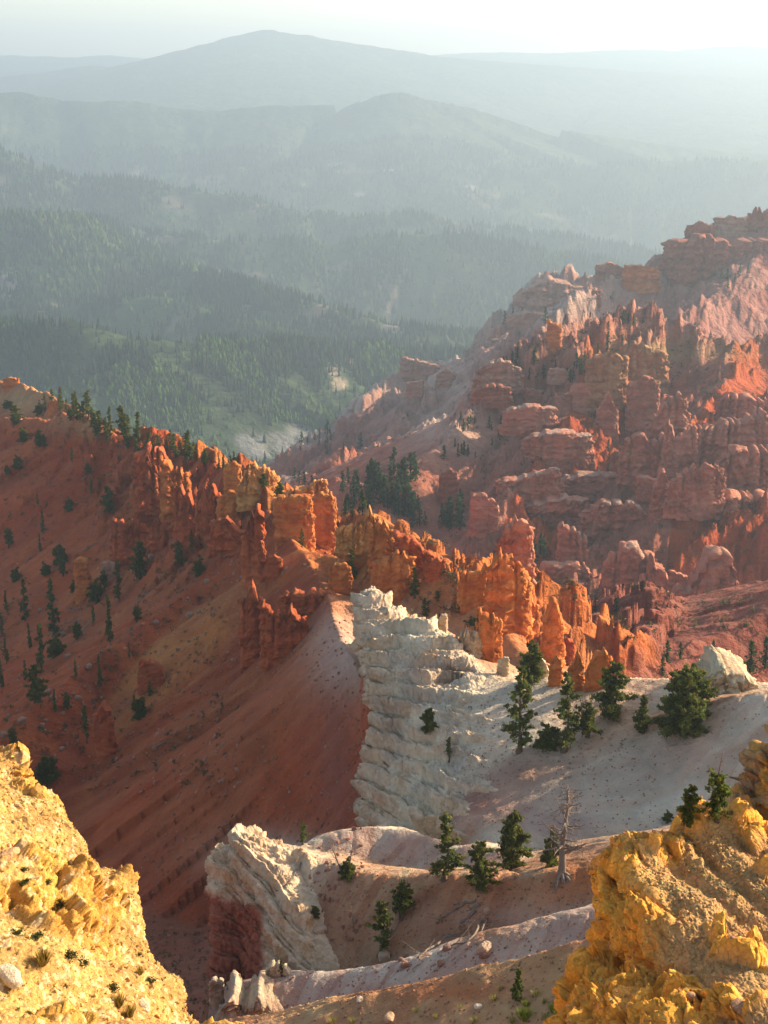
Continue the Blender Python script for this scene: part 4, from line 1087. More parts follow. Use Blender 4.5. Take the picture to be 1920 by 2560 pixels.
 (1422,1482,950,1030,R_,'round block above the bell-shaped tower',NA,dict(prof=[.8,1,.8],spikes=2,jag=.1)),
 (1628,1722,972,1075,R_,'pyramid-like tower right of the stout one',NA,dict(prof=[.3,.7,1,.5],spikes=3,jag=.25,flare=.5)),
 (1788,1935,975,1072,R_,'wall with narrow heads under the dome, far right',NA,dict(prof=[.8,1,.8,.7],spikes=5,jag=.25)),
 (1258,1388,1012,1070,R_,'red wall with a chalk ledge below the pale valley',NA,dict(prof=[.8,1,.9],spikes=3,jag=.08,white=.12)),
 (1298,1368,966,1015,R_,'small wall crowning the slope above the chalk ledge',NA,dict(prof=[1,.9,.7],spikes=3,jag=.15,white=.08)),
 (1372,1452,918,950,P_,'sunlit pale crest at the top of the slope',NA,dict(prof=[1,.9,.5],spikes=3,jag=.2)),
 # --- upper rim and pale shelves
 (1662,1980,588,690,M_,'long fluted cliff high under the right rim',NU,dict(prof=[.9,1,.9,.95,1],spikes=8,jag=.14,D=1435)),
 (1712,1784,553,600,M_,'stepped block on the rim left of the flat one',NU,dict(prof=[.7,1,.8],spikes=3,jag=.15,D=1470)),
 (1782,1866,539,590,P_,'pale flat-topped block on the rim',NU,dict(prof=[.9,1,.8],spikes=2,jag=.08,D=1480)),
 (1868,1930,512,560,M_,'two small chimney rocks on the highest point of the rim',NU,dict(prof=[.6,1,.7,.95],spikes=3,jag=.4,D=1480)),
 (1558,1645,658,715,O_,'orange-pink cliff at the lower end of the rim',NU,dict(prof=[1,.9,.8],spikes=3,jag=.1,D=1405)),
 (1490,1564,656,705,P_,'pale cliff at the very end of the rim',NU,dict(prof=[.9,1,.7],spikes=2,jag=.1,D=1440)),
 (1440,1500,722,765,M_,'rusty steps under the pale cliff',NU,dict(prof=[.4,.8,1],spikes=3,jag=.2,D=1370)),
 (1290,1450,690,790,P_,'banded pale table mountain above the valley',NP_,dict(prof=[.55,.85,1,.85,.8],spikes=2,jag=.05,D=1740,flare=.35,thick=70)),
 (1262,1372,778,825,P_,'small pale cliff below the banded table',NP_,dict(prof=[.8,1,.9],spikes=3,jag=.1,D=1690)),
 (1366,1402,798,868,O_,'orange face catching light in the side valley',NP_,dict(prof=[1,.8],spikes=2,jag=.1)),
 (1212,1332,838,890,P_,'pale stepped cliff with a small white tooth',NP_,dict(prof=[.7,.9,1,.8],spikes=4,jag=.15,D=1640)),
 (1188,1300,897,962,P_,'cream-coloured buttress above the pink gully',NP_,dict(prof=[.6,.9,1,.7],spikes=3,jag=.15)),
 (1090,1138,920,968,P_,'round-headed cream block with a sunlit crown',NP_,dict(prof=[.7,1,.7],spikes=1,jag=.1)),
 (1002,1098,892,945,P_,'long cream wall on the skyline over the forest',NP_,dict(prof=[1,.9,.8,.6],spikes=4,jag=.1)),
 (1182,1276,958,1004,M_,'rusty stepped block in the pink gully',NP_,dict(prof=[.6,1,.8],spikes=3,jag=.15)),
 (1015,1060,950,985,P_,'small pink stump left of the round-headed block',NP_,dict(prof=[.8,1],spikes=2,jag=.1)),
]
for (x0, x1, yt, yb, col, lab, grp, kw) in F:
    fin(x0, x1, yt, yb, col, lab, 'rock tower', grp, **kw)
# ------------------------------------------------------------------ trees
def tube(path, rad, sides=6, cap=True):
    p = np.array(path, float); n = len(p); rad = np.broadcast_to(np.array(rad, float), (n,))
    t = np.gradient(p, axis=0); t /= np.linalg.norm(t, axis=1, keepdims=True) + 1e-9
    up = np.where(np.abs(t[:, 2:3]) > .9, np.array([[1.0, 0, 0]]), np.array([[0, 0, 1.0]]))
    a = np.cross(t, up); a /= np.linalg.norm(a, axis=1, keepdims=True) + 1e-9; b = np.cross(t, a)
    th = np.linspace(0, 2 * math.pi, sides, endpoint=False)
    V = p[:, None, :] + rad[:, None, None] * (np.cos(th)[None, :, None] * a[:, None, :] + np.sin(th)[None, :, None] * b[:, None, :])
    return V.reshape(-1, 3), grid_faces(n, sides, wrap=True)


class Bag:
    def __init__(s): s.V = []; s.F = []; s.n = 0; s.c = []
    def add(s, V, F, c=(1, 1, 1)):
        s.V.append(V); s.F.append(F + s.n); s.n += len(V)
        c = np.array(c, float); s.c.append(np.broadcast_to(c, V.shape) if c.ndim == 1 else c)
    def mesh(s, name, smooth=False):
        q = [f for f in s.F if f.shape[1] == 4]; t = [f for f in s.F if f.shape[1] == 3]
        fs = ([np.concatenate(q)] if q else []) + ([np.concatenate(t)] if t else [])
        return mesh_np(name, np.concatenate(s.V), fs, np.concatenate(s.c), smooth)


def leaves(cen, rad, per, size, rng, flat=.7, colvar=.35):
    """small leaf sprays scattered in blobs round the centres"""
    n = len(cen)
    o = rng.normal(size=(n, per, 3)); o /= np.linalg.norm(o, axis=2, keepdims=True); o *= rng.rand(n, per, 1) ** .5
    c = cen[:, None, :] + o * rad.reshape(-1, 1, 1) * np.array([1, 1, flat])
    c = c.reshape(-1, 3); m = len(c)
    u = rng.normal(size=(m, 3)); u /= np.linalg.norm(u, axis=1, keepdims=True)
    w_ = rng.normal(size=(m, 3)); v = np.cross(u, w_); v /= np.linalg.norm(v, axis=1, keepdims=True)
    s_ = (size * (.6 + .8 * rng.rand(m)))[:, None]
    V = np.stack([c - u * s_ * .9, c + v * s_ * .5, c + u * s_ * .9, c - v * s_ * .45], 1).reshape(-1, 3)
    F = np.arange(m * 4).reshape(-1, 4)
    br = (1 + colvar * (rng.rand(n) * 2 - 1)).repeat(per)
    warm = (1 + .25 * (rng.rand(n) * 2 - 1)).repeat(per)
    col = np.stack([br * warm, br, br * .9], 1).repeat(4, 0)
    return V, F, col


M_bark = rock_mat('bark', 0.25, bump=.8, strata=0, mottle=.4, vertical=.8)
M_dead = rock_mat('dead_wood', 0.30, bump=.8, strata=0, mottle=.35, vertical=.9)
M_leaf = leaf_mat('conifer_needles', (0.120, 0.140, 0.032))
M_leaf_far = leaf_mat('conifer_needles_far', (0.036, 0.070, 0.024))
M_grass = leaf_mat('dry_grass', (0.30, 0.27, 0.07))
M_scrub = leaf_mat('low_scrub', (0.085, 0.085, 0.040))
BARK = (0.13, 0.095, 0.07); DEAD = (0.21, 0.17, 0.14)


def conifer_meshes(name, seed, width=.42, open_=.3, taper=1.0, bare=.12, multi=1, lean=.0, dead_top=0.0, n=240, leaf=.028, lopsided=0.0, clump=.055, per=15):
    """unit-height tree: trunk mesh and crown mesh"""
    rng = np.random.RandomState(seed)
    T = Bag(); cen = []; rad = []
    for k in range(multi):
        bx, by = (rng.rand(2) - .5) * .10 * (multi > 1)
        hh = 1 - .18 * k * rng.rand() * (multi > 1)
        dx, dy = (rng.rand(2) - .5) * .35 * (multi > 1)
        zs = np.linspace(-.04, hh, 12)
        wv = .022 * np.sin(zs * 7 + seed + k)
        path = np.stack([bx + wv + dx * zs + lean * zs ** 2, by + wv[::-1] * .7 + dy * zs, zs], 1)
        r0 = .026 / (1 + .4 * (multi > 1))
        T.add(*tube(path, np.linspace(r0, .003, 12) * (1 + .5 * np.exp(-zs * 25)), 7), BARK)
        nl = int(n * .28 / multi)
        for i in range(nl):
            f = bare + (1 - dead_top - bare) * ((i + rng.rand()) / nl)
            z = f * hh
            base = np.array([np.interp(z, path[:, 2], path[:, 0]), np.interp(z, path[:, 2], path[:, 1]), z])
            an = rng.rand() * 6.283
            g = (f - bare) / (1 - bare)
            prof = (1 - g) ** taper * (.55 + .45 * min(g / .18, 1)) + .05
            L = width * .5 * prof * (.55 + .6 * rng.rand()) * (1 + lopsided * math.cos(an))
            if rng.rand() < open_ * .5: L *= .45
            up = .25 - .5 * (1 - g) + .2 * rng.rand()
            tip = base + np.array([math.cos(an) * L, math.sin(an) * L, up * L])
            mid = (base + tip) / 2 + np.array([0, 0, .12 * L])
            T.add(*tube([base, mid, tip], [.006 * (1.4 - g), .004, .0015], 4), BARK)
            m = max(2, int(n / nl * (.4 + L / (width * .4))))
            for q in range(m):
                if rng.rand() < open_ * .35: continue
                s_ = .35 + .7 * (q + rng.rand()) / m
                c = base + (tip - base) * s_ + rng.normal(size=3) * .018
                cen.append(c); rad.append(clump * (.6 + .6 * rng.rand()) * (1.15 - .55 * g))
        if dead_top > 0:
            for i in range(7):
                z = hh * (1 - dead_top * rng.rand()); an = rng.rand() * 6.28; L = .05 + .05 * rng.rand()
                b_ = np.array([np.interp(z, path[:, 2], path[:, 0]), np.interp(z, path[:, 2], path[:, 1]), z])
                T.add(*tube([b_, b_ + np.array([math.cos(an) * L, math.sin(an) * L, L * .3])], [.004, .001], 4), DEAD)
    cen = np.array(cen); rad = np.array(rad)
    V, F, c = leaves(cen, rad, per, leaf, rng)
    K = Bag(); K.add(V, F, c)
    return T.mesh(name + '_trunk', True), K.mesh(name + '_crown', True)


PROTO = {
    'pine': conifer_meshes('pine', 3, width=.46, open_=1.0, taper=.7, bare=.14, n=200, lopsided=.25, clump=.045),
    'pine2': conifer_meshes('pine_b', 5, width=.52, open_=.85, taper=.8, bare=.10, n=230, lopsided=.3, clump=.047),
    'thin': conifer_meshes('thin_pine', 8, width=.36, open_=.9, taper=.6, bare=.18, n=150, lopsided=.2, leaf=.030),
    'bushy': conifer_meshes('bushy', 11, width=.84, open_=.65, taper=.5, bare=.07, multi=3, n=330, clump=.058, leaf=.026, lopsided=.2),
    'wide': conifer_meshes('wide_juniper', 17, width=1.05, open_=.45, taper=.42, bare=.03, multi=5, n=560, clump=.062, leaf=.024, per=16),
    'cone': conifer_meshes('small_fir', 21, width=.52, open_=.35, taper=.9, bare=.04, n=260, clump=.055, leaf=.034),
    'twist': conifer_meshes('twisted', 25, width=.62, open_=1.0, taper=.5, bare=.16, multi=3, n=170, dead_top=.25, lean=.12),
    'spire': conifer_meshes('spire_top', 29, width=.40, open_=.7, taper=.5, bare=.10, n=200, dead_top=.32),
    'bush': conifer_meshes('round_bush', 33, width=1.25, open_=.2, taper=.35, bare=.02, multi=4, n=200, clump=.13, leaf=.05),
    'spruce': conifer_meshes('slim_spruce', 37, width=.25, open_=.5, taper=.9, bare=.05, n=180, clump=.036, leaf=.034, per=12),
    'spruce2': conifer_meshes('slim_spruce_b', 41, width=.34, open_=.7, taper=.8, bare=.08, n=170, clump=.042, leaf=.036, per=12),
}
TREES = []


def height_at(p, py_top):
    """world height that reaches the photograph row py_top above point p"""
    D = p[1]
    y = (1280.0 - py_top) / FPX
    return D * (-SP + y * CP) / (CP + y * SP) - p[2]


def tree(kind, px, pyb, pyt, label, group=None, cat='tree', name='conifer', wide=1.0, rot=None, objs=None, sink=.0, lean=0.0):
    p = hit(px, pyb, objs)
    if p is None: return None
    h = height_at(p, pyt)
    if h <= 0: return None
    e = bpy.data.objects.new(name, None); C.objects.link(e)
    e.location = p - np.array([0, 0, sink]); e.scale = (h * wide, h * wide, h)
    e.rotation_euler = (0, lean, rot if rot is not None else (px * 1.7) % 6.28)
    tag(e, label, cat, group)
    tm, cm = PROTO[kind]
    link('trunk', tm, M_bark, e); link('crown', cm, M_leaf, e)
    TREES.append((px, pyb))
    return e


GB = 'pines and junipers of the white bench'
tree('pine', 1298, 1880, 1670, 'tall thin-crowned pine, leftmost of the row on the upper bench', GB, wide=1.0)
tree('pine2', 1415, 1872, 1682, 'full pine with a drooping left bough, beside the twisted trunks on the upper bench', GB)
tree('bush', 1375, 1868, 1815, 'low sprawling bough between the thin pine and the full pine', GB, wide=1.1)
tree('twist', 1475, 1842, 1735, 'dark twisted many-trunked juniper in the middle of the upper row', GB, wide=1.0)
tree('bushy', 1530, 1795, 1660, 'round-crowned green pine standing behind the twisted juniper', GB, wide=.9)
tree('cone', 1603, 1830, 1738, 'small dense cone-shaped fir left of the widest juniper', GB, wide=1.0)
tree('wide', 1708, 1822, 1668, 'widest and darkest juniper, at the right end of the upper row', GB, wide=.95)
tree('bush', 1070, 1822, 1770, 'small round bush on a ledge of the white fin', GB, wide=.6)
tree('thin', 1122, 1902, 1842, 'tiny thin pine on the flank of the white fin', GB)
tree('bush', 1670, 2052, 2030, 'tuft of dark foliage at the foot of the two trees by the right outcrop', GB)
tree('bushy', 1722, 2062, 1965, 'rounded dark juniper rising behind the right outcrop', GB, wide=.75)
tree('spire', 1790, 2055, 1884, 'pine with a long bare spire behind the right outcrop', GB, wide=.9)
tree('pine2', 1115, 2198, 2038, 'open pine with a broad skirt, left of three on the lower bench', GB, wide=1.15)
tree('bushy', 1200, 2222, 2105, 'squat bright-topped juniper between the two taller ones on the lower bench', GB, wide=.85)
tree('bushy', 1282, 2172, 2032, 'tall dense juniper left of the bare dead tree', GB, wide=.75)
tree('bush', 1378, 2165, 2085, 'green bough growing at the left of the bare dead tree', GB, wide=.5)
tree('bush', 868, 2192, 2150, 'scrubby juniper under two bare leaning stems on the lower bench', GB, wide=.75)
tree('twist', 1000, 2292, 2178, 'dark ragged juniper above exposed roots on the lower slope', GB, wide=.9)
tree('thin', 955, 2385, 2250, 'slender green-topped pine on the slope below the ragged juniper', GB, wide=1.2)
tree('bush', 788, 2292, 2265, 'small green shrub in the face of the lower fin', GB, wide=.7)
tree('thin', 758, 2112, 2058, 'small dark pine peeping over the lower fin', GB, wide=1.3)
tree('cone', 1293, 2500, 2422, 'small yellow-green fir near the bottom edge', GB, wide=.9)
tree('cone', 702, 2440, 2397, 'tiny dark fir between white teeth near the bottom', GB, wide=.7)
tree('bushy', 1328, 1708, 1606, 'hazy olive pine behind the crest of the bench', GB, wide=.9)
GR = 'small pines along the lit red ridge'
for k_, px, yb, yt, w_ in [('spruce2', 1035, 1492, 1418, 1.1), ('spruce2', 1063, 1542, 1495, 1.5), ('twist', 1093, 1500, 1470, 1.0), ('pine', 755, 1368, 1322, 1), ('pine2', 880, 1450, 1372, 1), ('pine', 866, 1438, 1388, 1),
                       ('bushy', 660, 1218, 1185, 1), ('bushy', 700, 1245, 1206, 1), ('spruce', 585, 1160, 1128, 1.3), ('bush', 740, 1260, 1240, 1), ('thin', 1205, 1580, 1550, 1.3), ('bush', 905, 1500, 1484, 1), ('spruce2', 560, 1170, 1135, 1), ('bush', 1150, 1530, 1512, 1), ('bush', 1180, 1560, 1545, 1)]:
    tree(k_, px, yb, yt, 'small pine on the lit red ridge between the rock towers', GR, wide=w_, objs=LAND)
GL = 'conifers scattered on the shaded red slope'
LS = [(272,1280,64,'bushy'),(174,1275,30,'bush'),(95,1262,32,'spruce2'),(108,1332,55,'spruce2'),(24,1368,62,'twist'),(101,1380,45,'spruce'),(229,1237,42,'spruce2'),(352,1445,88,'bushy'),(452,1415,80,'twist'),(498,1436,38,'bush'),
      (480,1375,50,'pine'),(298,1505,104,'pine2'),(263,1470,56,'twist'),(275,1605,115,'spruce'),(136,1588,140,'spruce2'),(64,1552,106,'spruce2'),(106,1680,120,'pine2'),(92,1755,92,'bushy'),(342,1555,54,'twist'),(324,1645,38,'spruce'),
      (251,1715,76,'spruce'),(139,1778,56,'spruce2'),(171,1775,56,'twist'),(217,1856,92,'thin'),(35,1865,60,'twist'),(376,1740,38,'cone'),(336,1776,40,'cone'),(350,1790,46,'bush'),(17,1530,54,'spruce2'),(17,1660,64,'pine'),(191,1600,60,'twist'),
      (234,1565,50,'thin'),(116,1436,28,'bush'),(150,1405,44,'bush'),(160,1440,60,'twist'),(60,1105,34,'bush'),(112,1120,44,'twist'),(181,1158,40,'thin'),(220,1190,44,'twist'),(45,1170,30,'bush'),(17,1190,36,'twist'),(240,1500,48,'bush'),
      (120,1950,60,'bush'),(128,1930,50,'twist'),(40,1450,30,'bush'),(300,1390,36,'thin'),(20,1950,50,'bush'),(190,1480,30,'bush'),(75,1620,60,'spruce'),(190,1690,44,'spruce2'),(5,1720,70,'spruce'),(5,1590,60,'pine'),(140,1640,50,'bush'),(64,1700,50,'spruce2')]
for px, yb, h_, k_ in LS:
    tree(k_, px, yb, yb - h_, 'dark conifer on the shaded red slope at the left', GL, wide=.72, objs=LAND)
# trees of the left skyline, thickening to the right
rg = random.Random(5)
GS = 'conifers along the left skyline'
for i in range(62):
    t_ = rg.random()
    px = 130 + 470 * t_ ** .9
    crest = np.interp(px, [0, 130, 240, 330, 430, 520, 600], [955, 992, 1052, 1098, 1132, 1158, 1188])
    off = rg.random() ** 1.3 * (36 if px < 420 else 16)
    yb = crest + off - 2 + (6 if px < 300 else 0)
    hh = rg.uniform(24, 66) * (1.15 - .45 * abs(t_ - .35)) * (1 if px < 480 else .75)
    tree(rg.choice(['spruce', 'spruce2', 'pine', 'spruce2', 'thin', 'pine2']), px, yb, yb - hh, 'conifer in the belt of trees along the left skyline', GS, wide=rg.uniform(.85, 1.3), objs=LAND)
for px, yb, h_, k_ in [(113, 1030, 44, 'pine2'), (100, 1035, 26, 'bush'), (176, 1050, 40, 'twist'), (20, 1020, 20, 'bush'), (40, 1060, 46, 'bushy'), (100, 1115, 40, 'bushy'), (240, 1075, 40, 'pine')]:
    tree(k_, px, yb, yb - h_, 'dark conifer in the belt of trees on the far left spur', GS, objs=LAND)

# far trees, one mesh each (trunk and crown cannot be told apart there)
def far_tree_mesh(seed, width, n=26, aspen=False):
    rng = np.random.RandomState(seed); B = Bag()
    B.add(*tube([[0, 0, -.08], [0, 0, .95]], [.03, .006], 4), np.array(BARK) * .6)
    if aspen:
        z = .35 + .6 * rng.rand(n); r = .30 * np.sqrt(np.clip(1 - ((z - .62) / .36) ** 2, .05, 1)) * rng.rand(n) ** .5
        rad = np.full(n, .13)
    else:
        z = .08 + .9 * (np.arange(n) / n); r = width * .5 * (1 - z) * (.3 + .7 * rng.rand(n)) + .004; rad = .11 * (1.15 - z) + .02
    an = rng.rand(n) * 6.28
    cen = np.stack([r * np.cos(an), r * np.sin(an), z], 1)
    V, F, c = leaves(cen, rad, 7, .06, rng)
    B.add(V, F, c * (1, 1, 1))
    return B.mesh('far_tree', True)
FT = [far_tree_mesh(50 + i, .24 + .05 * i) for i in range(5)]
GA = 'conifers in the gullies of the amphitheatre'
spots_ = [((850, 1055), (1190, 1290), 26, (34, 70)), ((960, 1180), (1290, 1430), 34, (36, 84)), ((1290, 1390), (1330, 1500), 8, (28, 60)), ((1250, 1510), (770, 960), 24, (20, 48)), ((1290, 1440), (700, 830), 5, (18, 40)),
          ((1530, 1915), (690, 860), 16, (18, 36)), ((1080, 1260), (950, 1130), 12, (16, 34)), ((1120, 1560), (1060, 1230), 14, (16, 36)), ((640, 1000), (1060, 1180), 12, (18, 40)), ((1340, 1700), (1480, 1560), 5, (22, 44)),
          ((1430, 1920), (1560, 1700), 8, (28, 60)), ((1560, 1900), (900, 1080), 4, (14, 28)), ((700, 860), (1200, 1290), 9, (26, 50))]
spots_ += [((850, 1010), (1200, 1290), 24, (40, 84)), ((1080, 1180), (1400, 1560), 8, (40, 80))]
far_trees = []
for (xa, xb), (ya, yb2), cnt, (ha, hb) in spots_:
    cl = [(rg.uniform(xa, xb), rg.uniform(ya, yb2)) for _ in range(max(2, cnt // 5))]
    for i in range(cnt):
        cx_, cy_ = rg.choice(cl); px = cx_ + rg.gauss(0, (xb - xa) * .09); py = cy_ + rg.gauss(0, (yb2 - ya) * .10)
        p = hit(px, py, LAND)
        if p is None or p[1] < 350: continue
        h = height_at(p, py - rg.uniform(ha, hb))
        o = link('conifer', FT[rg.randrange(5)], M_leaf_far, loc=p); s_ = rg.uniform(.85, 1.35); o.scale = (h * s_, h * s_, h); o.rotation_euler = (0, 0, rg.random() * 6.28)
        tag(o, 'dark slender conifer growing in a gully of the shaded amphitheatre', 'tree', GA)
        far_trees.append(o)
# two firs that stand out in the lower right
for px, yb, yt in [(1667, 1655, 1600), (1700, 1648, 1605), (1655, 1690, 1640), (1875, 1680, 1600), (1912, 1670, 1590), (1782, 1640, 1600)]:
    p = hit(px, yb, LAND); h = height_at(p, yt)
    o = link('conifer', FT[1], M_leaf_far, loc=p); o.scale = (h * 1.2, h * 1.2, h); tag(o, 'dark fir at the foot of the shaded towers on the right', 'tree', 'firs at the foot of the towers')

# ------------------------------------------------------------------ dead trees and fallen wood
def wobble_path(a, b, n, amp, seed):
    rng = np.random.RandomState(seed); t = np.linspace(0, 1, n)[:, None]
    a, b = np.array(a, float), np.array(b, float)
    w_ = rng.normal(size=(n, 3)) * amp; w_[0] = 0
    w_ = np.cumsum(w_, 0) * .5; w_ -= t * w_[-1]
    return a + (b - a) * t + w_


def snag(px, pyb, pyt, label, seed=1, lean=(0, 0), roots=9, limbs=22, thick=.035):
    p = hit(px, pyb); h = height_at(p, pyt)
    e = bpy.data.objects.new('dead_tree', None); C.objects.link(e); e.location = p; tag(e, label, 'dead tree')
    rng = np.random.RandomState(seed)
    T = Bag()
    path = wobble_path([0, 0, h * .02], [lean[0] * h, lean[1] * h, h], 12, h * .012, seed)
    T.add(*tube(path, np.linspace(thick, .004, 12) * h, 8), DEAD)
    link('trunk', T.mesh('snag_trunk', True), M_dead, e)
    B = Bag()
    for i in range(limbs):
        f = .22 + .74 * i / limbs; b = path[int(f * 11)] + (path[min(int(f * 11) + 1, 11)] - path[int(f * 11)]) * ((f * 11) % 1)
        an = rng.rand() * 6.28; L = h * (.08 + .26 * (1 - f) * rng.rand() + .04)
        tip = b + np.array([math.cos(an) * L, math.sin(an) * L, L * rng.uniform(-.25, .7)])
        q = wobble_path(b, tip, 6, L * .07, seed * 31 + i)
        B.add(*tube(q, np.linspace(thick * .38 * (1.2 - f), .002, 6) * h, 5), DEAD)
        for k in range(3):
            s_ = q[2 + k % 3]; tp = s_ + rng.normal(size=3) * L * .28
            B.add(*tube([s_, tp], [.0035 * h, .001 * h], 4), DEAD)
    link('branch', B.mesh('snag_branch', True), M_dead, e)
    if roots:
        R = Bag()
        for i in range(roots):
            an = 3.6 + 2.4 * (i / roots) + rng.rand() * .5; L = h * rng.uniform(.10, .30)
            tip = np.array([math.cos(an) * L, math.sin(an) * L, -L * rng.uniform(.4, .9)])
            R.add(*tube(wobble_path([0, 0, h * .04], tip, 7, L * .07, seed * 17 + i), np.linspace(thick * .6, .006, 7) * h, 6), DEAD)
        link('root', R.mesh('snag_root', True), M_dead, e)
    return e


snag(1403, 2185, 1958, 'tall bare dead tree with grey roots spilling over an orange bank', seed=4, lean=(.02, 0), thick=.040, limbs=64, roots=14)
snag(856, 2190, 2100, 'two-pronged dead stem leaning left over a scrubby juniper', seed=8, lean=(-.30, 0), roots=0, limbs=8, thick=.03)
snag(872, 2188, 2096, 'thin dead stem leaning right over the scrubby juniper', seed=9, lean=(.12, 0), roots=0, limbs=8, thick=.025)
snag(1340, 1640, 1568, 'small bare snag sticking out of the crest beside the hazy pine', seed=12, lean=(.1, 0), roots=0, limbs=14)
snag(886, 2330, 2248, 'thin bare sapling on the slope left of the ragged juniper', seed=13, lean=(-.12, 0), roots=0, limbs=10, thick=.014)
snag(1828, 2052, 1990, 'twiggy bare branch beside the right outcrop', seed=14, lean=(-.2, 0), roots=0, limbs=8, thick=.015)
snag(1460, 1835, 1740, 'bare twisted stems against the round-crowned pine', seed=15, lean=(-.15, 0), roots=4, limbs=9, thick=.035)


def log(pts, r, label, seed=0, twigs=5, name='fallen_log', group=None, objs=None):
    w_ = [hit(*q, objs) for q in pts]
    if any(x is None for x in w_): return
    w_ = np.array(w_); base = w_[0].copy(); w_ = w_ - base + np.array([0, 0, r * .6])
    q = catmull(w_, 14); rng = np.random.RandomState(seed); q += rng.normal(size=q.shape) * r * .5
    B = Bag(); B.add(*tube(q, np.linspace(r, r * .25, 14), 7), DEAD)
    L = np.linalg.norm(q[-1] - q[0])
    for i in range(twigs):
        s_ = q[rng.randint(3, 13)]; d = rng.normal(size=3); d[2] = abs(d[2]) * .6; d /= np.linalg.norm(d)
        B.add(*tube(wobble_path(s_, s_ + d * L * rng.uniform(.12, .32), 5, L * .015, seed * 7 + i), np.linspace(r * .35, r * .06, 5), 5), DEAD)
    o = link(name, B.mesh('log', True), M_dead, loc=base); tag(o, label, 'fallen wood', group)


log([(1195, 2260), (1165, 2300), (1120, 2340), (1060, 2385), (1045, 2400)], .19, 'longest grey log, curving down the slope from the squat juniper', 1, 8)
log([(1190, 2250), (1150, 2268), (1115, 2290), (1090, 2312)], .14, 'weathered log lying just above the longest one', 2, 6)
log([(1200, 2305), (1180, 2345), (1110, 2375), (1030, 2425)], .12, 'lower grey log ending in a thin point', 3, 6)
log([(1015, 2285), (1000, 2300), (985, 2330), (975, 2350)], .09, 'exposed roots hanging below the ragged juniper', 4, 8)
log([(1030, 2275), (1028, 2300), (1010, 2325)], .06, 'looping bare root beside the ragged juniper', 5, 4)
log([(752, 2160), (735, 2190), (712, 2215), (690, 2230)], .11, 'dark broken log with a tangle of twigs on the white fin', 6, 14)
log([(906, 2305), (895, 2325), (880, 2330)], .06, 'short bent branch under the thin sapling', 7, 3)
log([(1215, 2300), (1200, 2345)], .10, 'upright grey splinter at the end of the lower log', 8, 3)
for i, (a, b, c_, d_) in enumerate([(165, 1530, 215, 1525), (205, 1580, 235, 1545), (120, 1590, 170, 1555), (60, 1410, 90, 1388), (160, 1175, 200, 1165), (205, 1200, 240, 1175), (255, 1370, 270, 1345), (345, 1510, 372, 1480), (210, 1380, 250, 1355), (270, 1190, 300, 1185), (390, 1870, 430, 1855)]):
    log([(a, b), ((a + c_) / 2, (b + d_) / 2 - 3), (c_, d_)], .22, 'pale dead trunk lying on the shaded red slope', 20 + i, 5, group='dead trunks on the shaded slope', objs=LAND)

# ------------------------------------------------------------------ stones, scrub, grass
ICO_V = np.array([[0, 0, 1], [.894, 0, .447], [.276, .851, .447], [-.724, .526, .447], [-.724, -.526, .447], [.276, -.851, .447], [.724, .526, -.447], [-.276, .851, -.447], [-.894, 0, -.447], [-.276, -.851, -.447], [.724, -.526, -.447], [0, 0, -1]])
ICO_F = np.array([[0, 1, 2], [0, 2, 3], [0, 3, 4], [0, 4, 5], [0, 5, 1], [1, 6, 2], [2, 7, 3], [3, 8, 4], [4, 9, 5], [5, 10, 1], [2, 6, 7], [3, 7, 8], [4, 8, 9], [5, 9, 10], [1, 10, 6], [6, 11, 7], [7, 11, 8], [8, 11, 9], [9, 11, 10], [10, 11, 6]])
OCT_V = np.array([[1, 0, 0], [0, 1, 0], [-1, 0, 0], [0, -1, 0], [0, 0, 1], [0, 0, -1.0]])
OCT_F = np.array([[0, 1, 4], [1, 2, 4], [2, 3, 4], [3, 0, 4], [1, 0, 5], [2, 1, 5], [3, 2, 5], [0, 3, 5]])


def scatter_stones(P_, size, cols_, rng, hi=False, sq=(1, 1, .6)):
    Vt, Ft = (ICO_V, ICO_F) if hi else (OCT_V, OCT_F)
    n = len(P_)
    R = rng.normal(size=(n, 3, 3)); Q, _ = np.linalg.qr(R)
    jit = 1 + .45 * (rng.rand(n, len(Vt), 1) - .5)
    V = (Vt[None] * jit * (np.array(sq) * (.7 + .6 * rng.rand(n, 1, 3)))) * size[:, None, None]
    V = np.einsum('nij,nkj->nki', Q, V) + P_[:, None, :]
    F = Ft[None] + (np.arange(n) * len(Vt))[:, None, None]
    c = cols_[:, None, :] * np.ones((1, len(Vt), 1))
    return V.reshape(-1, 3), F.reshape(-1, 3), c.reshape(-1, 3)


def gravel_on(G, n, smin, smax, base, rng, power=2.6):
    r = rng.randint(2, G.shape[0] - 2, n); q = rng.randint(int(G.shape[1] * .28), G.shape[1] - 2, n)
    f = rng.rand(n, 1); p = G[r, q] * (1 - f) + G[r + 1, q + 1] * f
    s = smin + (smax - smin) * rng.rand(n) ** power
    c = np.array(base) * (.65 + .7 * rng.rand(n, 1)) * (1 + .12 * rng.normal(size=(n, 3)))
    return p, s, np.clip(c, .02, .85)


rng_ = np.random.RandomState(3)
p, s, c = gravel_on(FGL, 8000, .010, .08, (0.56, 0.36, 0.12), rng_, 3.5)
V, F_, cc = scatter_stones(p, s, c, rng_)
p2, s2, c2 = gravel_on(FGR, 8000, .010, .09, (0.56, 0.36, 0.15), rng_, 3.5)
V2, F2_, cc2 = scatter_stones(p2, s2, c2, rng_)
gme = mesh_np('gravel', np.concatenate([V, V2]), np.concatenate([F_, F2_ + len(V)]), np.concatenate([cc, cc2]), False)
tag(link('gravel', gme, M_yel), kind='stuff')


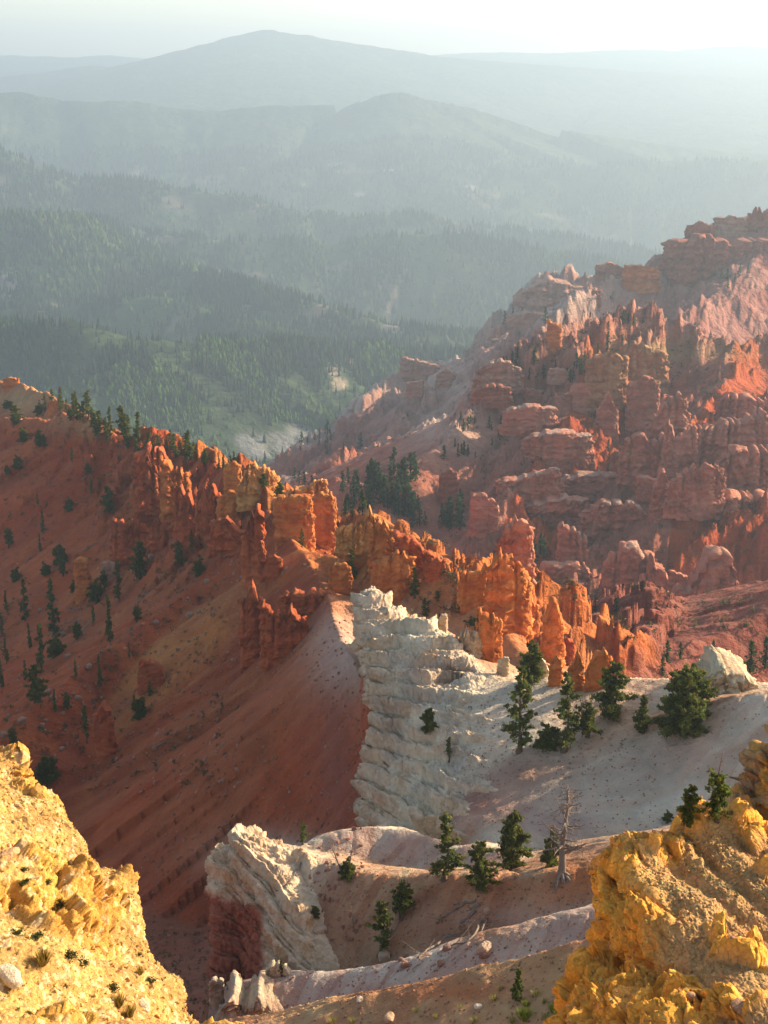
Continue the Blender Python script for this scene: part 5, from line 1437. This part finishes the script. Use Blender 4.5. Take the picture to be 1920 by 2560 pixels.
def stone(px, py, size, col, label, sq=(1, 1, .5), objs=None, group=None, seed=0, name='boulder', mat=None):
    p = hit(px, py, objs)
    if p is None: return
    rng = np.random.RandomState(seed + int(px) + 3 * int(py))
    bm_v, bm_f = ICO_V.copy(), ICO_F
    # one subdivision
    mids = {}; V = [tuple(v) for v in bm_v]; F = []
    def mid(a, b):
        k_ = (min(a, b), max(a, b))
        if k_ not in mids:
            m = (np.array(V[a]) + np.array(V[b])) / 2; m /= np.linalg.norm(m); mids[k_] = len(V); V.append(tuple(m))
        return mids[k_]
    for a, b, c_ in bm_f:
        ab, bc, ca = mid(a, b), mid(b, c_), mid(c_, a); F += [[a, ab, ca], [ab, b, bc], [ca, bc, c_], [ab, bc, ca]]
    V = np.array(V); s_ = rng.rand() * 30
    V = V * (1 + .55 * (vn3(V[:, :1] * 1.3 + s_, V[:, 1:2] * 1.3, V[:, 2:] * 1.3) - .5))
    V = np.clip(V, -.82, .82) * np.array(sq) * size
    a = rng.rand() * 6.28; V = V @ np.array([[math.cos(a), -math.sin(a), 0], [math.sin(a), math.cos(a), 0], [0, 0, 1]]).T
    me = mesh_np('boulder', V, np.array(F), np.tile(col, (len(V), 1)), False)
    o = link(name, me, mat or M_white, loc=p + np.array([0, 0, size * sq[2] * .25]))
    tag(o, label, 'rock', group)


stone(22, 2440, .42, (0.66, 0.53, 0.36), 'long pale slab lying at the left edge of the yellow slope', (1.3, .55, .28), mat=M_yel)
stone(358, 2515, .26, (0.66, 0.53, 0.36), 'pale tilted slab near the lower right end of the yellow slope', (1.3, .6, .35), mat=M_yel)
stone(22, 2138, .30, (0.58, 0.36, 0.18), 'brown tilted slab high on the yellow slope', (1.2, .6, .4), mat=M_yel)
stone(100, 1990, .35, (0.60, 0.36, 0.10), 'orange block wedged in the cracked head of the yellow slope', (1, .8, .7), mat=M_yel)
stone(1850, 2520, .28, (0.42, 0.25, 0.15), 'flat brown stone low on the right outcrop', (1.3, .9, .4), mat=M_yel2)
stone(1728, 2495, .16, (0.42, 0.27, 0.16), 'rounded stone in the gravel of the right outcrop', (1, 1, .8), mat=M_yel2)
stone(1196, 2518, .35, (0.62, 0.50, 0.38), 'small white stone on the orange bank at the bottom', (1, .8, .5))
stone(975, 2545, .5, (0.52, 0.33, 0.20), 'flat-topped boulder on the orange bank at the bottom edge', (1.2, .8, .5))
stone(960, 2395, .8, (0.55, 0.40, 0.27), 'block of pale rock at the foot of the slender pine', (.8, .8, .8))
stone(800, 2325, .8, (0.55, 0.40, 0.27), 'whitish boulder perched below the green shrub of the lower fin', (1, .8, .5))
stone(1213, 2375, .8, (0.50, 0.36, 0.25), 'boulder resting under the lower log', (1, .8, .7))
stone(900, 2500, .35, (0.60, 0.45, 0.32), 'flat pale rock on the spur at the bottom', (1.2, .9, .4))
stone(1217, 2280, .5, (0.48, 0.34, 0.25), 'round stone beside the roots of the squat juniper', (.8, .8, .8))
for i in range(26, 70):
    px, py = (rg.gauss(120, 90), rg.uniform(1440, 1900)) if i < 48 else (rg.uniform(350, 620), rg.uniform(1340, 1560))
    if i > 60: px, py = rg.uniform(1000, 1240), rg.uniform(2360, 2420)
    if 0 < px < 1900:
        near_ = i > 60
        stone(px, py, rg.uniform(.25, .5) if near_ else rg.uniform(.45, 1.25), (0.30, 0.18, 0.13), 'grey-pink boulder in the gully of the lower bench' if near_ else 'weathered boulder among the trees of the shaded slope', (1, .8, .7), LAND,
              'boulders in the lower gully' if near_ else 'boulders on the shaded slope', i)

# low scrub and small stones over the slopes: nobody could count them
def cast_many(n, box, objs, rngx, cond=None):
    out = []
    for _ in range(n):
        px, py = rngx.uniform(box[0], box[2]), rngx.uniform(box[1], box[3])
        p = hit(px, py, objs)
        if p is not None: out.append(p)
    return np.array(out)


B_s = []; B_t = []
rr = random.Random(9)
for n_, box, sz, kind in [(500, (0, 1250, 560, 1960), (.35, .9), 's'), (260, (0, 1000, 500, 1300), (.4, 1.0), 's'), (260, (380, 2330, 560, 2560), (.15, .4), 's'), (260, (1080, 1640, 1560, 1960), (.10, .26), 's'), (160, (1000, 2120, 1520, 2440), (.08, .22), 's'),
                      (420, (0, 1400, 600, 2000), (.2, .6), 't'), (1300, (350, 1500, 920, 2350), (.08, .32), 't'), (1100, (1000, 1700, 1640, 2080), (.04, .15), 't'), (1500, (640, 2130, 1520, 2560), (.03, .13), 't'), (420, (880, 1640, 1400, 2300), (.05, .13), 's'), (300, (560, 1250, 1300, 1500), (.2, .5), 't'), (360, (1000, 950, 1900, 1600), (.7, 1.8), 's'), (240, (1080, 640, 1900, 1000), (1.2, 2.6), 's'),
                      (160, (1640, 1740, 1920, 2080), (.05, .12), 't')]:
    pts = cast_many(n_, box, LAND, rr)
    for p_ in pts: (B_s if kind == 's' else B_t).append((p_, rr.uniform(*sz)))
pp = np.array([b[0] for b in B_s]); ss = np.array([b[1] for b in B_s])
rngv = np.random.RandomState(12)
cen = pp[:, None, :] + rngv.normal(size=(len(pp), 3, 3)) * ss[:, None, None] * .45; cen[..., 2] = pp[:, None, 2] + np.abs(cen[..., 2] - pp[:, None, 2])
V = []; F3 = []; C3 = []
m_ = cen.reshape(-1, 3); sr_ = ss.repeat(3)
o = rngv.normal(size=(len(m_), 9, 3)) * sr_[:, None, None] * .28
cc_ = (m_[:, None, :] + o).reshape(-1, 3); u_ = rngv.normal(size=(len(cc_), 3)); v_ = rngv.normal(size=(len(cc_), 3)); sz_ = sr_.repeat(9)[:, None] * .20
V = np.stack([cc_ - u_ * sz_, cc_ + u_ * sz_ + v_ * sz_ * .3, cc_ + v_ * sz_], 1).reshape(-1, 3)
tag(link('scrub', mesh_np('scrub', V, np.arange(len(V)).reshape(-1, 3), np.tile([1, 1, 1.0], (len(V), 1)) * (.6 + .8 * rngv.rand(len(V) // 3, 1).repeat(3, 0)), True), M_scrub), kind='stuff')
pp = np.array([b[0] for b in B_t]); ss = np.array([b[1] for b in B_t])
V, F_, cc = scatter_stones(pp, ss, np.array([[.34, .17, .11]]) * (.7 + .6 * rngv.rand(len(pp), 1)), rngv, hi=True)
tag(link('rubble', mesh_np('rubble', V, F_, cc, False), M_white), kind='stuff')


def tuft(px, py, hpx, label, group=None, mat=None, n=70, objs=None, w_=1.0, name='grass_tuft', cat='plant', col=(1, 1, 1)):
    p = hit(px, py, objs)
    if p is None: return
    h = height_at(p, py - hpx); rng = np.random.RandomState(int(px * 3 + py))
    if mat is M_scrub:
        k_ = 22; cen = rng.normal(size=(k_, 3)) * np.array([.26 * w_, .26 * w_, .16]) * h; cen[:, 2] = np.abs(cen[:, 2]) + .15 * h
        V, F, c = leaves(cen, np.full(k_, .34 * h), 26, .10 * h, rng)
        o = link(name, mesh_np('cushion', V, F, c * np.array(col), True), mat, loc=p)
        return tag(o, label, cat, group)
    an = rng.rand(n) * 6.28; sp = rng.rand(n) ** .7 * .75 * w_; b = np.stack([np.cos(an) * sp * .35, np.sin(an) * sp * .35, np.zeros(n)], 1) * h
    tip = np.stack([np.cos(an) * sp, np.sin(an) * sp, 1 - .55 * sp / w_ * rng.rand(n)], 1) * h
    sd_ = np.stack([-np.sin(an), np.cos(an), np.zeros(n)], 1) * h * .035
    mid = b * .45 + tip * .55 + np.array([0, 0, .06]) * h
    V = np.stack([b - sd_, b + sd_, mid + sd_ * .8, tip, mid - sd_ * .8], 1).reshape(-1, 3)
    i5 = np.arange(n)[:, None] * 5
    F4 = i5 + np.array([[0, 1, 2, 4]]); F3_ = i5 + np.array([[4, 2, 3]])
    c = np.array(col) * (.6 + .8 * rng.rand(n, 1)); c = np.repeat(c, 5, 0)
    o = link(name, mesh_np('tuft', V, [F4, F3_], c, True), mat or M_grass, loc=p - np.array([0, 0, .02 * h]))
    tag(o, label, cat, group)


for px, py, hp, la in [(1435, 2450, 22, 'golden grass tuft on top of the orange spur beside the right outcrop'), (1425, 2490, 34, 'bright yellow-green grass tuft touching the right outcrop'), (1405, 2515, 22, 'shorter green tuft just below the bright one'),
                       (1310, 2548, 26, 'large yellow-green tuft near the bottom edge'), (1385, 2530, 20, 'ragged tuft between the large tuft and the outcrop'), (1315, 2515, 14, 'little tuft above the large yellow-green one')]:
    tuft(px, py, hp, la, 'grass tufts at the bottom', n=160, objs=LAND, w_=1.3, col=(.9, 1.1, .6))
for px, py, hp in [(1235, 2500, 14), (1340, 2490, 14), (1360, 2508, 12), (1280, 2556, 14), (1185, 2556, 12), (1090, 2545, 10), (1365, 2550, 16), (1250, 2475, 10), (1150, 2520, 8), (1040, 2530, 10), (830, 2555, 14), (880, 2555, 12), (1395, 2475, 12)]:
    tuft(px, py, hp, 'small dry grass tuft on the bank at the bottom', 'small dry tufts on the bank', n=60, objs=LAND, w_=1.5)
for px, py, hp, la, k_ in [(175, 2398, 22, 'elongated green cushion plant in the middle of the yellow slope', 's'), (200, 2412, 20, 'dark green cushion right below the elongated one', 's'), (108, 2410, 34, 'straw-coloured round tuft on the yellow slope', 'g'), (150, 2270, 18, 'dark cushion plant on the upper yellow slope', 's'),
                           (60, 2210, 16, 'green cushion near the left edge, upper yellow slope', 's'), (118, 2208, 18, 'greyish scrubby cushion beside the green one', 's'), (350, 2435, 18, 'wispy pale tuft near the rim of the yellow slope', 'g'), (347, 2388, 10, 'tiny dark cushion by the rim', 's'),
                           (280, 2475, 20, 'long dark cushion low on the yellow slope', 's'), (297, 2515, 28, 'brown feathery tuft low on the yellow slope', 'g'), (325, 2540, 24, 'second brown feathery tuft, closer to the bottom edge', 'g'), (45, 2335, 16, 'dark scrub on the left of the yellow slope', 's'), (97, 2342, 16, 'dark scrub clump beside the straw tuft', 's'), (375, 2455, 16, 'dark twiggy plant at the very rim', 's'),
                           (62, 2178, 14, 'small green plant under the cracked head', 's'), (165, 2468, 10, 'tiny dark plant left of the long cushion', 's')]:
    tuft(px, py, hp, la, 'plants on the yellow slope', M_scrub if k_ == 's' else M_grass, n=130, objs=[fg_left], w_=1.5 if k_ == 's' else 1.1, name='cushion_plant' if k_ == 's' else 'grass_tuft', col=(.7, .85, .6) if k_ == 's' else (.9, .7, .55))

# ------------------------------------------------------------------ the forest on the hills
rngf = np.random.RandomState(21)
N_ = 190000
ay = rngf.rand(N_); Dt = 2000 * (8400 / 2000.0) ** (ay ** 1.15)
At = (rngf.rand(N_) * .66 - .33)
def grid_sample(A, D, arr):
    i = np.interp(np.log(D), np.log(rowsF), np.arange(len(rowsF))); j = np.interp(A, colsF, np.arange(len(colsF)))
    i0 = np.clip(i.astype(int), 0, len(rowsF) - 2); j0 = np.clip(j.astype(int), 0, len(colsF) - 2); fi = i - i0; fj = j - j0
    return (arr[i0, j0] * (1 - fi) * (1 - fj) + arr[i0 + 1, j0] * fi * (1 - fj) + arr[i0, j0 + 1] * (1 - fi) * fj + arr[i0 + 1, j0 + 1] * fi * fj)
Zt = grid_sample(At, Dt, hF); Xt = At * Dt
tqx, tqy = project(np.stack([Xt, Dt, Zt], -1))
bl = grid_sample(At, Dt, np.maximum(balds, bald * .8))
dens = .12 + 1.2 * sstep(.38, .58, fbm2(Xt / 140, Dt / 140, 4))
# hidden from the viewpoint? walk the profile in each column
hor = np.maximum.accumulate(hF / YF, axis=0)
vis = Zt / Dt > grid_sample(At, Dt, hor) - .0065
keep = (rngf.rand(N_) < dens * (1 - bl)) & vis & (tqx > -90) & (tqx < 2010) & (tqy < 1230) & ~((tqx > 1250) & (tqy > 800))
# not on the grey scree in the valley
scree = ((tqx - 700) / 130) ** 2 + ((tqy - 1115) / 60) ** 2 < 1
keep &= ~(scree & (rngf.rand(N_) > .06))
Xt, Dt, Zt = Xt[keep], Dt[keep], Zt[keep]
asp = (fbm2(Xt / 150 + 9, Dt / 150, 4) > .56) & (rngf.rand(len(Xt)) < .8)
order = np.argsort(Dt)
def cones(X, Y, Z, h, wd, col, tiers, sides, rng):
    n = len(X); Vs = []; Fs = []; Cs = []
    off = 0
    for t in range(tiers):
        z0 = t / tiers * .8 + .04; z1 = min(1.0, z0 + 1.25 / tiers + .08 * (t == 0)); r = wd * (1 - .82 * t / tiers)
        th = rng.rand(n, 1) * 6.28 + np.linspace(0, 2 * math.pi, sides, endpoint=False)[None]
        rr_ = r[:, None] * (.65 + .7 * rng.rand(n, sides))
        ring = np.stack([X[:, None] + np.cos(th) * rr_, Y[:, None] + np.sin(th) * rr_, Z[:, None] + h[:, None] * (z0 - .05 * rng.rand(n, sides))], -1)
        tipp = np.stack([X, Y, Z + h * z1], -1)[:, None, :]
        V = np.concatenate([ring, tipp], 1).reshape(-1, 3)
        b = (np.arange(n) * (sides + 1))[:, None, None]
        k = np.arange(sides); F = np.stack([k, (k + 1) % sides, np.full(sides, sides)], -1)[None] + b + off
        c = np.repeat(col[:, None, :], sides + 1, 1).reshape(-1, 3) * (.75 + .35 * t / max(tiers - 1, 1))
        Vs.append(V); Fs.append(F.reshape(-1, 3)); Cs.append(c); off += len(V)
    return np.concatenate(Vs), np.concatenate(Fs), np.concatenate(Cs)
def forest(name, m, tiers, sides, hs, ws, base, rng):
    X, Y, Z = Xt[m], Dt[m], Zt[m]; n = len(X)
    h = hs[0] * .6 + (hs[1] * 1.08 - hs[0] * .6) * rng.rand(n) ** .9; h = h * np.clip(Y / 2600, .9, 1.7); wd = h * (ws[0] + (ws[1] - ws[0]) * rng.rand(n))
    col = np.array(base) * (.45 + 1.1 * rng.rand(n, 1)) * (1 + .1 * rng.normal(size=(n, 3)))
    V, F, c = cones(X, Y, Z - .5, h, wd, np.clip(col, .1, 3), tiers, sides, rng)
    o = link(name, mesh_np(name, V, F, c, False), M_leaf_far); tag(o, kind='stuff'); return n
near_ = Dt < 3300
n1 = forest('spruce_forest', near_ & ~asp, 3, 5, (11, 24), (.13, .20), (1.0, 1.05, 1.0), rngf)
n2 = forest('aspen_forest', near_ & asp, 2, 6, (8, 14), (.32, .42), (2.6, 2.7, 1.0), rngf)
n3 = forest('distant_spruce_forest', ~near_ & ~asp, 1, 5, (12, 22), (.16, .24), (.95, 1.05, 1.0), rngf)
n4 = forest('distant_aspen_forest', ~near_ & asp, 1, 5, (9, 15), (.36, .5), (2.4, 2.5, 1.0), rngf)
print('forest', n1, n2, n3, n4, 'tris', sum(len(o.data.polygons) * 2 for o in C.objects if o.type == 'MESH'))
# ------------------------------------------------------------------ labels that single each repeated thing out: its look and the rock or tree it stands by
MARKS = [(392, 1200, 'the tall red wall'), (330, 1345, 'the castellated block'), (470, 1270, 'the double-headed buttress'), (525, 1270, 'the broad buttress'), (575, 1265, 'the stack of discs'), (584, 1195, 'the square-headed pillar'),
         (208, 1440, 'the isolated pillar'), (272, 1430, 'the pale-topped stump'), (380, 1680, 'the blocky stump'), (270, 1830, 'the leaning pillar'), (640, 1550, 'the rounded tower'), (715, 1570, 'the fluted wall'),
         (735, 1290, 'the flat-topped wall'), (810, 1295, 'the massive square tower'), (650, 1190, 'the yellow pinnacles'), (760, 1235, 'the pale comb'), (900, 1330, 'the sunlit comb'), (1040, 1380, 'the tapering wall'), (985, 1440, 'the bright orange wall'),
         (1180, 1460, 'the yellow-orange block'), (1270, 1460, 'the great comb'), (30, 955, 'the ragged skyline rocks'), (130, 1015, 'the small skyline knob'), (-10, 1100, 'the left edge, under the skyline rocks'), (-10, 1240, 'the left edge, in its upper third'), (-10, 1380, 'the left edge, level with the isolated pillar'), (-10, 1480, 'the left edge, above the dense tree group'), (-10, 1580, 'the left edge, beside the dense tree group'), (-10, 1680, 'the left edge, level with the blocky stump'), (-10, 1780, 'the left edge, above the yellow slope'), (100, 1600, 'the dense tree group'), (110, 1720, 'the lower tree group'), (60, 1900, 'the yellow slope'), (240, 1980, 'the yellow slope'),
         (1420, 1460, 'the left buttress'), (1540, 1310, 'the long stepped wall'), (1285, 1350, 'the descending ribs'), (1385, 1275, 'the long low wall'), (1560, 1460, 'the domed buttress'), (1770, 1490, 'the biggest dark tower'),
         (1860, 1570, 'the narrow-headed pillar'), (1650, 1225, 'the hooded pillar'), (1610, 1140, 'the pale-edged wall'), (1205, 1285, 'the lower-left buttress'), (1320, 1205, 'the low shelf'), (1390, 1115, 'the bright chalk shelf'), (1120, 1210, 'the small square buttress'),
         (1510, 930, 'the rounded tower at the rib head'), (1600, 990, 'the stout tower'), (1515, 1030, 'the bell-shaped tower'), (1450, 985, 'the round block'), (1675, 1020, 'the pyramid-like tower'), (1860, 1020, 'the wall under the dome'),
         (1325, 1040, 'the chalk ledge'), (1410, 935, 'the sunlit pale crest'), (1820, 640, 'the high fluted cliff'), (1600, 685, 'the orange-pink cliff'), (1370, 740, 'the banded table'), (1385, 830, 'the orange side-valley face'), (1270, 865, 'the stepped pale cliff'),
         (1245, 930, 'the cream buttress'), (1114, 945, 'the round-headed cream block'), (1050, 918, 'the cream skyline wall'), (1230, 980, 'the rusty stepped block'), (1500, 740, 'the rusty steps'), (700, 1130, 'the grey scree'), (900, 1210, 'the pale rib'), (850, 1360, 'the thin edge-on walls')]
used_labels = {}
LOOK = {'pine': ['open-crowned', 'thin-limbed'], 'pine_b': ['full', 'broad-skirted'], 'thin_pine': ['spindly', 'sparse'], 'bushy': ['bushy', 'round-topped'], 'wide_juniper': ['wide'], 'small_fir': ['dense cone-shaped'], 'twisted': ['twisted half-dead', 'gnarled'],
        'spire_top': ['spire-topped'], 'round_bush': ['low rounded', 'bush-like'], 'slim_spruce': ['slim', 'narrow pointed'], 'slim_spruce_b': ['ragged', 'upright'], 'far': ['slender', 'narrow', 'pointed']}


def place_words(px, py, skip=0):
    d = sorted(((px - a) ** 2 + ((py - b) * 1.1) ** 2, t, a, b) for a, b, t in MARKS)[skip]
    t, a, b = d[1:]
    dx, dy = px - a, py - b
    if t.startswith('the left edge'): return 'near ' + t
    if abs(dx) < 26 and abs(dy) < 40: return 'against ' + t
    if abs(dx) > abs(dy) * .9: s_ = ('right of ' if dx > 0 else 'left of ') + t
    else: s_ = ('below ' if dy > 0 else 'above ') + t
    if math.hypot(dx, dy) > 95: s_ = 'well ' + s_
    return s_


def relabel(objs, noun, kind_of, hue):
    for o in objs:
        px, py = project(np.array(o.location))
        ht = o.scale.z if o.type == 'EMPTY' else (o.scale.z if o.scale.z != 1 else 1)
        zc = o.location.y; hp = ht * FPX / zc
        size = 'tall' if hp > 75 else ('mid-sized' if hp > 46 else ('small' if hp > 28 else 'tiny'))
        k = kind_of(o); done = False
        for skip in (0, 1, 2):
            for lk in LOOK.get(k, ['']):
                lab = f"{size} {lk} {hue} {noun} {place_words(px, py, skip)}"
                if lab not in used_labels:
                    used_labels[lab] = o; o['label'] = lab; done = True; break
            if done: break
        if not done:
            lab = f"{size} {LOOK.get(k, [''])[0]} {hue} {noun} {place_words(px, py, 0)}, {place_words(px, py, 1)}"
            if len(lab.split()) > 16: lab = f"{size} {hue} {noun} {place_words(px, py, 1)}, {place_words(px, py, 2)}"
            if len(lab.split()) > 16: lab = ' '.join(f"{size} {LOOK.get(k, [''])[0]} {hue} {noun} {place_words(px, py, 0)}".split()[:16])
            o['label'] = lab; used_labels[lab] = o


def kind_crown(o):
    for ch in o.children:
        if ch.name.startswith('trunk'): return ch.data.name.split('_trunk')[0]
    return 'far'


tops = [o for o in C.objects if o.parent is None]
bpy.context.view_layer.update()
relabel([o for o in tops if o.get('group') in (GL,)], 'conifer', kind_crown, 'dark')
relabel([o for o in tops if o.get('group') in (GS,)], 'skyline conifer', kind_crown, 'green')
relabel([o for o in tops if o.get('group') in (GR,)], 'ridge pine', kind_crown, 'green')
relabel([o for o in tops if o.get('group') in (GA, 'firs at the foot of the towers')], 'fir', lambda o: 'far', 'hazy')
for o in [o for o in tops if o.get('group') in ('boulders on the shaded slope', 'boulders in the lower gully', 'dead trunks on the shaded slope', 'small dry tufts on the bank')]:
    px, py = project(np.array(o.location))
    noun = {'boulders on the shaded slope': 'weathered boulder', 'boulders in the lower gully': 'grey-pink gully stone', 'dead trunks on the shaded slope': 'pale fallen trunk', 'small dry tufts on the bank': 'dry grass tuft'}[o['group']]
    sz = max(o.dimensions) * FPX / o.location.y
    if 'tuft' in noun or 'gully' in noun:
        near = sorted((math.hypot(px - a, py - b), t, a, b) for a, b, t in [(1293, 2480, 'the yellow-green fir'), (1435, 2450, 'the right outcrop'), (975, 2545, 'the flat-topped boulder'), (1196, 2518, 'the small white stone'), (1310, 2548, 'the large yellow-green tuft'), (1213, 2375, 'the boulder under the lower log'), (1060, 2385, 'the foot of the longest log'), (1120, 2340, 'the longest log')])[0]
        pl = ('right of ' if px > near[2] else 'left of ') + near[1]; 
        if abs(py - near[3]) > abs(px - near[2]): pl = ('below ' if py > near[3] else 'above ') + near[1]
    else: pl = place_words(px, py)
    base = ('large ' if sz > 26 else 'fist-shaped ' if False else 'small ' if sz < 14 else 'middling ') + noun + ' ' + pl
    lab = base; i = 0
    for adj in ('', 'rounded ', 'angular ', 'flattened ', 'pale '):
        lab = adj + base
        if lab not in used_labels: break
    if adj in ('rounded ', 'angular ', 'flattened ', 'pale ') and noun.startswith('weathered'):
        lab = base if lab in used_labels else base + ', ' + place_words(px, py, 1)
    elif adj: lab = base
    if len(lab.split()) > 16: lab = base
    used_labels[lab] = o; o['label'] = lab
